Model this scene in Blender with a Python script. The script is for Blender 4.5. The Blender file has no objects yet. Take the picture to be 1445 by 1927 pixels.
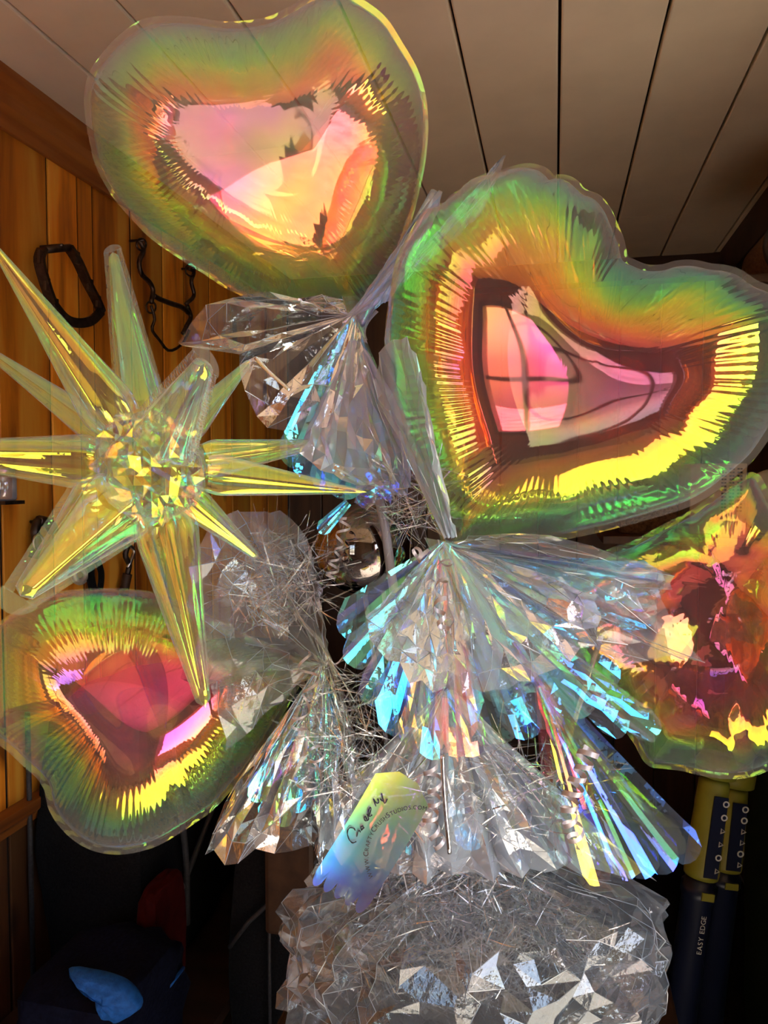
import bpy, math, random
import numpy as np
from mathutils import Vector, Matrix, noise

S = bpy.context.scene
COL = S.collection
R = math.radians
rnd = random.Random(7)

# ------------------------------------------------------------------ camera, light, exposure
FPX = 1392.0
CAM = Vector((0, 0, 1.5))
YAW, PITCH = R(13.0), R(-2.6)
FW = Vector((-math.sin(YAW) * math.cos(PITCH), math.cos(YAW) * math.cos(PITCH), math.sin(PITCH)))
RT = Vector((math.cos(YAW), math.sin(YAW), 0))
UP = RT.cross(FW)
cd = bpy.data.cameras.new('camera')
cam = bpy.data.objects.new('camera', cd)
COL.objects.link(cam)
cd.sensor_fit = 'VERTICAL'
cd.sensor_height = 36
cd.lens = FPX / 1927 * 36
cd.clip_start = 0.02
cam.matrix_world = Matrix((RT, UP, -FW)).transposed().to_4x4()
cam.location = CAM
S.camera = cam

w = bpy.data.worlds.new('sky')
S.world = w
w.use_nodes = True
nt = w.node_tree
sky = nt.nodes.new('ShaderNodeTexSky')
sky.sky_type = 'NISHITA'
sky.sun_disc = False
sky.sun_elevation = R(42)
sky.sun_rotation = R(113)
bg = nt.nodes['Background']
nt.links.new(sky.outputs[0], bg.inputs[0])
bg.inputs[1].default_value = 0.50

sd = bpy.data.lights.new('sun', 'SUN')
sd.energy = 30.0
sd.angle = R(1.0)
sd.color = (1.0, 0.95, 0.88)
sun = bpy.data.objects.new('sun', sd)
COL.objects.link(sun)
sun.location = (6, -6, 5)
SUN_DIR = Vector((-0.70, 0.30, -0.75))
sun.rotation_euler = SUN_DIR.to_track_quat('-Z', 'Y').to_euler()

S.view_settings.view_transform = 'Standard'
S.view_settings.look = 'None'
S.view_settings.gamma = 1
S.view_settings.use_curve_mapping = False
S.view_settings.exposure = 0.98
S.cycles.max_bounces = 12
S.cycles.diffuse_bounces = 5
S.cycles.glossy_bounces = 6
S.cycles.transmission_bounces = 8
S.cycles.transparent_max_bounces = 48
S.cycles.caustics_reflective = False
S.cycles.caustics_refractive = False
S.cycles.sample_clamp_indirect = 4
S.cycles.use_denoising = True

# ------------------------------------------------------------------ small helpers
def P(px, py, d):
    return CAM + d * (FW + (px - 722.5) / FPX * RT - (py - 963.5) / FPX * UP)

def ray(px, py):
    return FW + (px - 722.5) / FPX * RT - (py - 963.5) / FPX * UP

XW = -1.224                                     # the panelled left wall
def W(px, py, off=0.0):                          # a point this far in front of the left wall
    r = ray(px, py)
    return CAM + r * ((XW + off - CAM.x) / r.x)

ORG = {}
def put(name, data, parent=None):
    o = bpy.data.objects.new(name, data)
    COL.objects.link(o)
    if parent is not None:
        o.parent = parent
        ORG[o.name] = ORG.get(parent.name, Vector((0, 0, 0)))
    return o

def thing(name, label, cat, loc, group=None):
    o = bpy.data.objects.new(name, None)
    o.empty_display_size = 0.02
    COL.objects.link(o)
    o.location = loc
    ORG[o.name] = Vector(loc)
    return tag(o, label, cat, group)

def tag(o, label=None, cat=None, group=None, kind=None):
    if label: o['label'] = label
    if cat: o['category'] = cat
    if group: o['group'] = group
    if kind: o['kind'] = kind
    return o

class MB:
    def __init__(s):
        s.v, s.f = [], []
    def add(s, v, f):
        n = len(s.v)
        s.v += [tuple(p) for p in v]
        s.f += [tuple(i + n for i in q) for q in f]
        return s
    def box(s, lo, hi):
        x0, y0, z0 = lo; x1, y1, z1 = hi
        return s.add([(x0,y0,z0),(x1,y0,z0),(x1,y1,z0),(x0,y1,z0),(x0,y0,z1),(x1,y0,z1),(x1,y1,z1),(x0,y1,z1)],
                     [(3,2,1,0),(4,5,6,7),(0,1,5,4),(1,2,6,5),(2,3,7,6),(3,0,4,7)])
    def obox(s, c, ax, ay, az):                  # centre and three half-axes
        c = Vector(c)
        v = [c + i*ax + j*ay + k*az for k in (-1, 1) for i, j in ((-1,-1),(1,-1),(1,1),(-1,1))]
        return s.add(v, [(3,2,1,0),(4,5,6,7),(0,1,5,4),(1,2,6,5),(2,3,7,6),(3,0,4,7)])
    def tube(s, pts, r, seg=10, closed=False, flat=None):
        pts = [Vector(p) for p in pts]
        n = len(pts)
        rs = r if isinstance(r, (list, tuple)) else [r] * n
        a = None
        rings = []
        for i, p in enumerate(pts):
            if closed: t = pts[(i+1) % n] - pts[i-1]
            else: t = pts[min(i+1, n-1)] - pts[max(i-1, 0)]
            t.normalize()
            if a is None:
                a = t.orthogonal().normalized()
                if flat is not None:
                    a = (flat - t * flat.dot(t)).normalized()
            else:
                a = (a - t * a.dot(t)).normalized()
            b = t.cross(a)
            rings.append([p + rs[i] * (math.cos(2*math.pi*k/seg) * a + math.sin(2*math.pi*k/seg) * b) for k in range(seg)])
        v = [q for g in rings for q in g]
        f = []
        m = n if closed else n - 1
        for i in range(m):
            j = (i + 1) % n
            for k in range(seg):
                l = (k + 1) % seg
                f.append((i*seg+k, i*seg+l, j*seg+l, j*seg+k))
        if not closed:
            f.append(tuple(reversed(range(seg))))
            f.append(tuple((n-1)*seg + k for k in range(seg)))
        return s.add(v, f)
    def lathe(s, c, axis, prof, seg=32):         # prof: (along axis, radius)
        axis = Vector(axis).normalized()
        a = axis.orthogonal().normalized(); b = axis.cross(a); c = Vector(c)
        v, f = [], []
        for h, r in prof:
            v += [c + axis*h + r*(math.cos(2*math.pi*k/seg)*a + math.sin(2*math.pi*k/seg)*b) for k in range(seg)]
        for i in range(len(prof)-1):
            for k in range(seg):
                l = (k+1) % seg
                f.append((i*seg+k, i*seg+l, (i+1)*seg+l, (i+1)*seg+k))
        f.append(tuple(reversed(range(seg))))
        f.append(tuple((len(prof)-1)*seg+k for k in range(seg)))
        return s.add(v, f)
    def grid(s, g):                              # rows of points
        n, m = len(g), len(g[0])
        return s.add([p for row in g for p in row],
                     [(i*m+j, i*m+j+1, (i+1)*m+j+1, (i+1)*m+j) for i in range(n-1) for j in range(m-1)])
    def build(s, name, mat, parent=None, smooth=False, bevel=0):
        o_ = ORG.get(parent.name, Vector((0,0,0))) if parent is not None else Vector((0,0,0))
        me = bpy.data.meshes.new(name)
        v = np.array([tuple(p) for p in s.v], dtype=float) - np.array(o_)
        me.from_pydata(v.tolist(), [], s.f)
        me.materials.append(mat)
        if smooth:
            me.polygons.foreach_set('use_smooth', [True] * len(me.polygons))
        me.update()
        o = put(name, me, parent)
        if bevel:
            b = o.modifiers.new('bevel', 'BEVEL'); b.width = bevel; b.segments = 2
            b.limit_method = 'ANGLE'
        return o

def spline(pts, n, closed=False):
    pts = [Vector(p) for p in pts]
    k = len(pts)
    out = []
    segs = k if closed else k - 1
    for i in range(n):
        t = i / n * segs if closed else i / (n - 1) * segs
        j = min(int(t), segs - 1); u = t - j
        if closed:
            a, b, c, d = pts[(j-1) % k], pts[j % k], pts[(j+1) % k], pts[(j+2) % k]
        else:
            a, b, c, d = pts[max(j-1, 0)], pts[j], pts[j+1], pts[min(j+2, k-1)]
        out.append(0.5*((2*b) + (c-a)*u + (2*a-5*b+4*c-d)*u*u + (3*b-a-3*c+d)*u*u*u))
    return out

# ------------------------------------------------------------------ materials
def mat(name, col, rough=0.6, metal=0.0, spec=0.3, var=0.0, scale=20.0, bump=0.0, rnd_var=0.0):
    m = bpy.data.materials.new(name); m.use_nodes = True
    t = m.node_tree; b = t.nodes['Principled BSDF']
    b.inputs['Base Color'].default_value = (*col, 1)
    b.inputs['Roughness'].default_value = rough
    b.inputs['Metallic'].default_value = metal
    b.inputs['Specular IOR Level'].default_value = spec
    if var or bump:
        tc = t.nodes.new('ShaderNodeTexCoord')
        nz = t.nodes.new('ShaderNodeTexNoise'); nz.inputs['Scale'].default_value = scale; nz.inputs['Detail'].default_value = 5
        t.links.new(tc.outputs['Object'], nz.inputs['Vector'])
        if var:
            rp = t.nodes.new('ShaderNodeValToRGB')
            rp.color_ramp.elements[0].position = 0.3; rp.color_ramp.elements[1].position = 0.7
            rp.color_ramp.elements[0].color = (*[c*(1-var) for c in col], 1)
            rp.color_ramp.elements[1].color = (*[min(1, c*(1+var)) for c in col], 1)
            t.links.new(nz.outputs['Fac'], rp.inputs['Fac'])
            t.links.new(rp.outputs[0], b.inputs['Base Color'])
        if bump:
            bp = t.nodes.new('ShaderNodeBump'); bp.inputs['Strength'].default_value = bump; bp.inputs['Distance'].default_value = 0.01
            t.links.new(nz.outputs['Fac'], bp.inputs['Height'])
            t.links.new(bp.outputs[0], b.inputs['Normal'])
    return m

def wood(name, dark, mid, light, axis='Z', rough=0.45, knots=True):
    m = bpy.data.materials.new(name); m.use_nodes = True
    t = m.node_tree; L = t.links.new; b = t.nodes['Principled BSDF']
    tc = t.nodes.new('ShaderNodeTexCoord'); oi = t.nodes.new('ShaderNodeObjectInfo')
    off = t.nodes.new('ShaderNodeVectorMath'); off.operation = 'SCALE'
    cmb = t.nodes.new('ShaderNodeCombineXYZ')
    for i in range(3): L(oi.outputs['Random'], cmb.inputs[i])
    L(cmb.outputs[0], off.inputs[0]); off.inputs['Scale'].default_value = 23.0
    ad = t.nodes.new('ShaderNodeVectorMath'); ad.operation = 'ADD'
    L(tc.outputs['Object'], ad.inputs[0]); L(off.outputs[0], ad.inputs[1])
    mp = t.nodes.new('ShaderNodeMapping')
    sc = {'X': (0.6, 6, 6), 'Y': (6, 0.6, 6), 'Z': (6, 6, 0.6)}[axis]
    mp.inputs['Scale'].default_value = sc
    L(ad.outputs[0], mp.inputs['Vector'])
    n1 = t.nodes.new('ShaderNodeTexNoise'); n1.inputs['Scale'].default_value = 2.2; n1.inputs['Detail'].default_value = 6; n1.inputs['Distortion'].default_value = 0.6
    L(mp.outputs[0], n1.inputs['Vector'])
    n2 = t.nodes.new('ShaderNodeTexNoise'); n2.inputs['Scale'].default_value = 14; n2.inputs['Detail'].default_value = 4
    L(mp.outputs[0], n2.inputs['Vector'])
    mx = t.nodes.new('ShaderNodeMath'); mx.operation = 'MULTIPLY_ADD'; mx.inputs[1].default_value = 0.16
    L(n2.outputs['Fac'], mx.inputs[0]); L(n1.outputs['Fac'], mx.inputs[2])
    rp = t.nodes.new('ShaderNodeValToRGB'); e = rp.color_ramp.elements
    e[0].position = 0.36; e[0].color = (*dark, 1)
    e[1].position = 0.74; e[1].color = (*light, 1)
    k = e.new(0.54); k.color = (*mid, 1)
    L(mx.outputs[0], rp.inputs['Fac'])
    hs = t.nodes.new('ShaderNodeHueSaturation')
    mr = t.nodes.new('ShaderNodeMapRange'); mr.inputs[3].default_value = 0.6; mr.inputs[4].default_value = 1.25
    L(oi.outputs['Random'], mr.inputs[0]); L(mr.outputs[0], hs.inputs['Value'])
    L(rp.outputs[0], hs.inputs['Color'])
    last = hs.outputs[0]
    if knots:
        vm = t.nodes.new('ShaderNodeMapping')
        vm.inputs['Scale'].default_value = {'X': (2.2, 5, 5), 'Y': (5, 2.2, 5), 'Z': (5, 5, 2.2)}[axis]
        L(ad.outputs[0], vm.inputs['Vector'])
        vo = t.nodes.new('ShaderNodeTexVoronoi'); vo.inputs['Scale'].default_value = 1.0
        L(vm.outputs[0], vo.inputs['Vector'])
        kr = t.nodes.new('ShaderNodeValToRGB')
        kr.color_ramp.elements[0].position = 0.09; kr.color_ramp.elements[0].color = (0.12, 0.10, 0.10, 1)
        kr.color_ramp.elements[1].position = 0.16; kr.color_ramp.elements[1].color = (1, 1, 1, 1)
        L(vo.outputs['Distance'], kr.inputs['Fac'])
        mm = t.nodes.new('ShaderNodeMixRGB'); mm.blend_type = 'MULTIPLY'; mm.inputs[0].default_value = 0.9
        L(last, mm.inputs[1]); L(kr.outputs[0], mm.inputs[2]); last = mm.outputs[0]
    L(last, b.inputs['Base Color'])
    b.inputs['Roughness'].default_value = rough
    bp = t.nodes.new('ShaderNodeBump'); bp.inputs['Strength'].default_value = 0.15; bp.inputs['Distance'].default_value = 0.004
    L(mx.outputs[0], bp.inputs['Height']); L(bp.outputs[0], b.inputs['Normal'])
    return m

def film(name, opd, var=120.0, vscale=6.0, k=0.8, power=1.4, rough=0.03, haze=0.03, clear=0.95, bump=0.0, bscale=60.0, haze_col=(0.8, 0.85, 0.9), grad=0.0):
    """Dichroic film: reflects the interference colour for the angle it is seen at, lets the rest through."""
    m = bpy.data.materials.new(name); m.use_nodes = True
    t = m.node_tree; L = t.links.new
    t.nodes.remove(t.nodes['Principled BSDF'])
    out = t.nodes['Material Output']
    def M(op, a, b=None, c=None):
        n = t.nodes.new('ShaderNodeMath'); n.operation = op
        for i, x in enumerate((a, b, c)):
            if x is None: continue
            if isinstance(x, (int, float)): n.inputs[i].default_value = x
            else: L(x, n.inputs[i])
        return n.outputs[0]
    tc = t.nodes.new('ShaderNodeTexCoord'); ge = t.nodes.new('ShaderNodeNewGeometry')
    nrm = ge.outputs['Normal']
    bn = None
    if bump:
        nb = t.nodes.new('ShaderNodeTexNoise'); nb.inputs['Scale'].default_value = bscale; nb.inputs['Detail'].default_value = 3
        L(tc.outputs['Object'], nb.inputs['Vector'])
        bp = t.nodes.new('ShaderNodeBump'); bp.inputs['Strength'].default_value = bump; bp.inputs['Distance'].default_value = 0.004
        L(nb.outputs['Fac'], bp.inputs['Height'])
        nrm = bp.outputs[0]; bn = nrm
    dt = t.nodes.new('ShaderNodeVectorMath'); dt.operation = 'DOT_PRODUCT'
    L(nrm, dt.inputs[0]); L(ge.outputs['Incoming'], dt.inputs[1])
    c = M('ABSOLUTE', dt.outputs['Value'])
    s2 = M('SUBTRACT', 1.0, M('MULTIPLY', c, c))
    ct = M('SQRT', M('SUBTRACT', 1.0, M('MULTIPLY', s2, 1 / 2.4)))
    nz = t.nodes.new('ShaderNodeTexNoise'); nz.inputs['Scale'].default_value = vscale; nz.inputs['Detail'].default_value = 2
    L(tc.outputs['Object'], nz.inputs['Vector'])
    th = M('MULTIPLY_ADD', M('SUBTRACT', nz.outputs['Fac'], 0.5), 2 * var, opd)
    if grad:                                     # film drawn thicker towards one end
        sx = t.nodes.new('ShaderNodeSeparateXYZ'); L(tc.outputs['Object'], sx.inputs[0])
        th = M('MULTIPLY_ADD', sx.outputs[2], grad, th)
    D = M('MULTIPLY', ct, th)
    fres = M('POWER', M('SUBTRACT', 1.0, c), 4.0)
    kk = M('MULTIPLY_ADD', fres, 1.0 - k, k)
    rc = t.nodes.new('ShaderNodeCombineXYZ'); tr = t.nodes.new('ShaderNodeCombineXYZ')
    for i, lam in enumerate((620.0, 545.0, 470.0)):
        v = M('MULTIPLY_ADD', M('COSINE', M('MULTIPLY', D, 2 * math.pi / lam)), 0.5, 0.5)
        v = M('POWER', v, power)
        v = M('MULTIPLY', M('MULTIPLY_ADD', v, 0.96, 0.04), kk)
        L(v, rc.inputs[i])
        L(M('MULTIPLY', M('SUBTRACT', 1.0, v), clear), tr.inputs[i])
    gl = t.nodes.new('ShaderNodeBsdfGlossy'); gl.inputs['Roughness'].default_value = rough
    L(rc.outputs[0], gl.inputs['Color'])
    tp = t.nodes.new('ShaderNodeBsdfTransparent'); L(tr.outputs[0], tp.inputs['Color'])
    if bn is not None: L(bn, gl.inputs['Normal'])
    ad = t.nodes.new('ShaderNodeAddShader'); L(gl.outputs[0], ad.inputs[0]); L(tp.outputs[0], ad.inputs[1])
    hz = t.nodes.new('ShaderNodeBsdfDiffuse'); hz.inputs['Color'].default_value = (*haze_col, 1)
    tl = t.nodes.new('ShaderNodeBsdfTranslucent'); tl.inputs['Color'].default_value = (*haze_col, 1)
    h2 = t.nodes.new('ShaderNodeMixShader'); L(hz.outputs[0], h2.inputs[1]); L(tl.outputs[0], h2.inputs[2])
    mx = t.nodes.new('ShaderNodeMixShader')
    L(M('MULTIPLY_ADD', M('POWER', M('SUBTRACT', 1.0, c), 2.0), haze * 5.0, haze), mx.inputs[0])
    L(ad.outputs[0], mx.inputs[1]); L(h2.outputs[0], mx.inputs[2])
    L(mx.outputs[0], out.inputs['Surface'])
    return m

def cello(name, refl=0.05, haze=0.22, rough=0.09, tint=(0.74, 0.86, 1.0), bump=0.3, bscale=40.0, iri=0.35):
    """Clear cellophane: mostly see-through, glossy creases, a little milky, faintly iridescent."""
    m = bpy.data.materials.new(name); m.use_nodes = True
    t = m.node_tree; L = t.links.new
    t.nodes.remove(t.nodes['Principled BSDF'])
    out = t.nodes['Material Output']
    tc = t.nodes.new('ShaderNodeTexCoord')
    nb = t.nodes.new('ShaderNodeTexNoise'); nb.inputs['Scale'].default_value = bscale; nb.inputs['Detail'].default_value = 4
    L(tc.outputs['Object'], nb.inputs['Vector'])
    bp = t.nodes.new('ShaderNodeBump'); bp.inputs['Strength'].default_value = bump; bp.inputs['Distance'].default_value = 0.006
    L(nb.outputs['Fac'], bp.inputs['Height'])
    fr = t.nodes.new('ShaderNodeFresnel'); fr.inputs['IOR'].default_value = 1.5
    L(bp.outputs[0], fr.inputs['Normal'])
    ma = t.nodes.new('ShaderNodeMath'); ma.operation = 'MULTIPLY_ADD'; ma.inputs[1].default_value = 1.2; ma.inputs[2].default_value = refl
    ma.use_clamp = True
    L(fr.outputs[0], ma.inputs[0])
    n2 = t.nodes.new('ShaderNodeTexNoise'); n2.inputs['Scale'].default_value = 9; n2.inputs['Detail'].default_value = 2
    L(tc.outputs['Object'], n2.inputs['Vector'])
    rp = t.nodes.new('ShaderNodeValToRGB'); e = rp.color_ramp.elements
    e[0].position = 0.3; e[0].color = (0.55, 0.85, 1, 1)
    e[1].position = 0.7; e[1].color = (0.95, 0.75, 1, 1)
    q = e.new(0.5); q.color = (1, 1, 0.95, 1)
    L(n2.outputs['Fac'], rp.inputs['Fac'])
    mc = t.nodes.new('ShaderNodeMixRGB'); mc.inputs[0].default_value = iri; mc.inputs[1].default_value = (1, 1, 1, 1)
    L(rp.outputs[0], mc.inputs[2])
    gl = t.nodes.new('ShaderNodeBsdfGlossy'); gl.inputs['Roughness'].default_value = rough
    L(mc.outputs[0], gl.inputs['Color']); L(bp.outputs[0], gl.inputs['Normal'])
    tp = t.nodes.new('ShaderNodeBsdfTransparent'); tp.inputs['Color'].default_value = (0.97, 0.97, 0.97, 1)
    m1 = t.nodes.new('ShaderNodeMixShader'); L(ma.outputs[0], m1.inputs[0]); L(tp.outputs[0], m1.inputs[1]); L(gl.outputs[0], m1.inputs[2])
    df = t.nodes.new('ShaderNodeBsdfDiffuse'); df.inputs['Color'].default_value = (*tint, 1)
    tl = t.nodes.new('ShaderNodeBsdfTranslucent'); tl.inputs['Color'].default_value = (*tint, 1)
    m2 = t.nodes.new('ShaderNodeMixShader'); L(df.outputs[0], m2.inputs[1]); L(tl.outputs[0], m2.inputs[2])
    m3 = t.nodes.new('ShaderNodeMixShader'); m3.inputs[0].default_value = haze
    L(m1.outputs[0], m3.inputs[1]); L(m2.outputs[0], m3.inputs[2])
    L(m3.outputs[0], out.inputs['Surface'])
    return m

PINE = wood('pine', (0.36, 0.095, 0.008), (0.80, 0.26, 0.016), (0.92, 0.44, 0.055))
PINE_LOW = wood('shaded_pine', (0.045, 0.016, 0.006), (0.10, 0.04, 0.014), (0.16, 0.07, 0.024))  # same pine below the ledge, with the shade put into its colour
PINE_Y = wood('pine_trim', (0.11, 0.028, 0.006), (0.25, 0.07, 0.011), (0.36, 0.12, 0.024), axis='Y', knots=False)
DARKWOOD = wood('dark_wood', (0.012, 0.006, 0.003), (0.03, 0.015, 0.008), (0.05, 0.025, 0.013), axis='X', knots=False)
DARKWOOD_Z = wood('dark_panel', (0.03, 0.012, 0.005), (0.06, 0.024, 0.010), (0.09, 0.04, 0.018), axis='Z', knots=False)
CEIL = mat('painted_plank', (0.77, 0.64, 0.46), 0.55, var=0.07, scale=6, bump=0.04)
GAP = mat('groove_dark', (0.02, 0.012, 0.008), 0.9)
FLOORM = mat('floor_concrete', (0.36, 0.32, 0.27), 0.8, var=0.15, scale=8)
BLACK = mat('black_nylon', (0.010, 0.010, 0.011), 0.75, spec=0.05, var=0.3, scale=200, bump=0.3)
STRAPM = mat('black_webbing', (0.035, 0.034, 0.036), 0.6, var=0.3, scale=150)
NAVY = mat('navy_cloth', (0.006, 0.007, 0.018), 0.8, spec=0.05, var=0.3, scale=120, bump=0.2)
BLUE = mat('blue_fabric', (0.010, 0.10, 0.40), 0.7, var=0.25, scale=90, bump=0.3)
DKRED = mat('dark_red_leather', (0.045, 0.004, 0.004), 0.7, spec=0.05, var=0.3, scale=30)
LEATHER = mat('brown_leather', (0.05, 0.025, 0.013), 0.55, var=0.35, scale=25, bump=0.1)
IRON = mat('dark_iron', (0.075, 0.055, 0.045), 0.38, metal=0.85, var=0.35, scale=60)
STEEL = mat('worn_steel', (0.55, 0.52, 0.48), 0.3, metal=1.0, var=0.2, scale=80)
SILVER = mat('silver_foil', (0.82, 0.83, 0.88), 0.14, metal=1.0)
CARD = mat('cream_card', (0.55, 0.45, 0.30), 0.7, var=0.08, scale=30)
CREAM = mat('cream_plastic', (0.62, 0.55, 0.42), 0.45)
FUZZ = mat('brown_fleece', (0.13, 0.07, 0.035), 0.95, var=0.4, scale=120, bump=0.8)
YELLOW = mat('yellow_plastic', (0.17, 0.16, 0.014), 0.5, var=0.1, scale=40)
TOOLNAVY = mat('navy_plastic', (0.006, 0.009, 0.028), 0.35)
GREENB = mat('dark_green_canvas', (0.012, 0.022, 0.010), 0.85, spec=0.05, var=0.3, scale=150, bump=0.2)
PALEPRINT = mat('pale_print', (0.45, 0.46, 0.45), 0.6)
INK = mat('black_ink', (0.01, 0.01, 0.015), 0.6)
WHITEP = mat('grey_stick_plastic', (0.26, 0.25, 0.30), 0.3)
SPOOL = mat('pale_rope', (0.45, 0.40, 0.33), 0.8, var=0.3, scale=80)
GRASS = mat('pale_drive', (0.36, 0.32, 0.26), 0.9, var=0.35, scale=1.5)
LEAF = mat('autumn_leaves', (0.30, 0.18, 0.04), 0.9, var=0.5, scale=9)
FENCEM = wood('fence_wood', (0.25, 0.18, 0.12), (0.4, 0.3, 0.2), (0.5, 0.4, 0.28), knots=False)
PLASTER = mat('tan_board', (0.13, 0.085, 0.055), 0.8, var=0.2, scale=5)

FILM_TOP = film('warm_film', 1270, var=75, vscale=7, k=0.50, power=1.8)
FILM_RIGHT = film('rose_film', 1270, var=80, vscale=7, k=0.47, power=1.8)
FILM_LOW = film('ember_film', 1274, var=75, vscale=6, k=0.50, power=1.8)
FILM_STAR = film('lime_film', 1200, var=110, vscale=9, k=0.52, haze=0.06, haze_col=(0.85, 0.9, 0.75), bump=0.06, bscale=50)
FILM_CRUSH = film('crushed_film', 1280, var=80, vscale=6, k=0.40, power=1.7, bump=0.15, bscale=30)
FILM_COOL = film('cool_film', 990, var=110, vscale=10, k=0.66, haze=0.06, bump=0.2, bscale=40)
FILM_BLUE = film('blue_film', 945, var=60, vscale=9, k=0.85, power=1.5, haze=0.06, bump=0.12, bscale=40)
FILM_GREEN = film('green_film', 1085, var=90, vscale=12, k=0.66, haze=0.06, bump=0.2, bscale=40)
FILM_ROSE = film('magenta_film', 1300, var=40, vscale=12, k=0.5, power=1.8, haze=0.05, bump=0.1, bscale=40)
FILM_TURQ = film('turquoise_film', 995, var=40, vscale=12, k=0.85, power=1.3, haze=0.06, rough=0.12, bump=0.2, bscale=60)
FILM_PALE = film('pale_film', 1030, var=260, vscale=8, k=0.36, haze=0.09, bump=0.15, bscale=40, haze_col=(0.82, 0.87, 0.95))
FILM_SEAM = film('seam_film', 1150, var=200, vscale=20, k=0.16, haze=0.13, haze_col=(0.85, 0.86, 0.84))
FILM_TAG = film('tag_film', 1035, var=110, vscale=22, k=0.85, power=1.5, rough=0.3, haze=0.10, clear=0.5, haze_col=(0.65, 0.65, 0.8), grad=2600)
CELLO = cello('cellophane')
CELLO_THICK = cello('cellophane_gathered', refl=0.05, haze=0.42, bump=0.3)
CELLO_THIN = cello('cellophane_thin', refl=0.04, haze=0.09)
SHRED = cello('cellophane_shred', refl=0.08, haze=0.20, bump=0.2)
TUBECLEAR = cello('clear_tube', refl=0.12, haze=0.22, bump=0.0)

# ------------------------------------------------------------------ the setting
H = 2.4
YB, YF = 3.3, -1.5                                # back wall, wall behind the camera
XR = 0.70                                         # right side of the far part
def struct(o): o['kind'] = 'structure'; return o

def bare(name):
    o = bpy.data.objects.new(name, None); COL.objects.link(o); ORG[o.name] = Vector((0, 0, 0)); o['kind'] = 'structure'; return o

ceil_ = struct(MB().box((XW-0.1, YF-0.1, H+0.02), (1.9, YB+0.1, H+0.08)).build('ceiling', GAP))
for k in range(-6, 10):
    x0, x1 = 0.204*k + 0.003, 0.204*(k+1) - 0.003
    cuts = [YF, YB]
    if k == 1: cuts = [YF, 2.72, YB]
    for a, b in zip(cuts, cuts[1:]):
        drop = rnd.uniform(0, 0.003)
        MB().box((x0, a, H - drop), (x1, b - 0.003, H + 0.022)).build('plank', CEIL, ceil_, bevel=0.004)

struct(MB().box((XW-0.1, YF-0.1, -0.08), (1.9, YB+0.1, 0)).build('floor', FLOORM))
wl = struct(MB().box((XW-0.08, YF, 0), (XW-0.0065, YB, H)).build('wall_left', GAP))
gaps = [YF]
while gaps[-1] < 0.85: gaps.append(gaps[-1] + 0.19)
gaps = gaps[:-1] + [0.90, 1.08, 1.26, 1.44, 1.62, 1.74, 1.806, 1.99, 2.17, 2.31, 2.5, 2.68, 2.86, 3.05, YB]
for a, b in zip(gaps, gaps[1:]):
    q = XW - rnd.uniform(0, 0.004)
    MB().box((XW-0.0065, a+0.0045, 0.70), (q, b-0.0045, H)).build('plank', PINE, wl, bevel=0.0015)
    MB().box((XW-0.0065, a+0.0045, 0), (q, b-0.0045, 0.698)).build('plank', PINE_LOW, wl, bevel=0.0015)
# crown moulding of two steps, and the ledge lower down
def prof_y(name, prof, m, y0, y1):
    b = MB(); n = len(prof)
    b.add([(x, y0, z) for x, z in prof] + [(x, y1, z) for x, z in prof],
          [(i, (i+1) % n, n+(i+1) % n, n+i) for i in range(n)] + [tuple(reversed(range(n))), tuple(range(n, 2*n))])
    return struct(b.build(name, m))
prof_y('trim_1', [(XW, H), (XW, H-0.115), (XW+0.012, H-0.115), (XW+0.016, H-0.085), (XW+0.028, H-0.07), (XW+0.03, H-0.045), (XW+0.05, H-0.02), (XW+0.052, H)], PINE_Y, YF, YB)
prof_y('trim_2', [(XW, 0.74), (XW, 0.68), (XW+0.012, 0.68), (XW+0.02, 0.70), (XW+0.035, 0.715), (XW+0.035, 0.74)], PINE_Y, YF, YB)

wb = struct(MB().box((XW-0.08, YB+0.024, 0), (1.9, YB+0.08, H)).build('wall_back', GAP))
x = XW
while x < 1.85:
    x2 = x + 0.165
    MB().box((x+0.002, YB - rnd.uniform(0, 0.003), 0), (min(x2, 1.9)-0.002, YB+0.025, H)).build('plank', DARKWOOD_Z, wb, bevel=0.004)
    x = x2
struct(MB().box((XW, YB-0.09, H-0.09), (XR+0.02, YB, H)).build('trim_3', DARKWOOD))
# right wall: solid in the far part, an open doorway near the camera
DR0, DR1, DZ = -1.15, 0.55, 2.12                  # doorway along y, and its head
XD = 1.25
wr = struct(MB().box((XR, 1.15, 0), (XR+0.1, YB, H)).build('wall_right', DARKWOOD_Z))
struct(MB().box((XR-0.07, 0.9, H-0.13), (XR, YB, H)).build('trim_4', DARKWOOD))
struct(MB().box((XR, 1.05, 0), (XD+0.1, 1.15, H)).build('wall_return', PLASTER))
b = MB().box((XD, DR1, 0), (XD+0.1, 1.05, H)).box((XD, YF, 0), (XD+0.1, DR0, H)).box((XD, DR0, DZ), (XD+0.1, DR1, H))
struct(b.build('wall_door', PLASTER))
b = MB()
for y in (DR0, DR1): b.box((XD-0.02, y-0.04, 0), (XD+0.12, y+0.04, DZ+0.04))
b.box((XD-0.02, DR0, DZ-0.03), (XD+0.12, DR1, DZ+0.04))
struct(b.build('door_1', PINE_Y))
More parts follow.
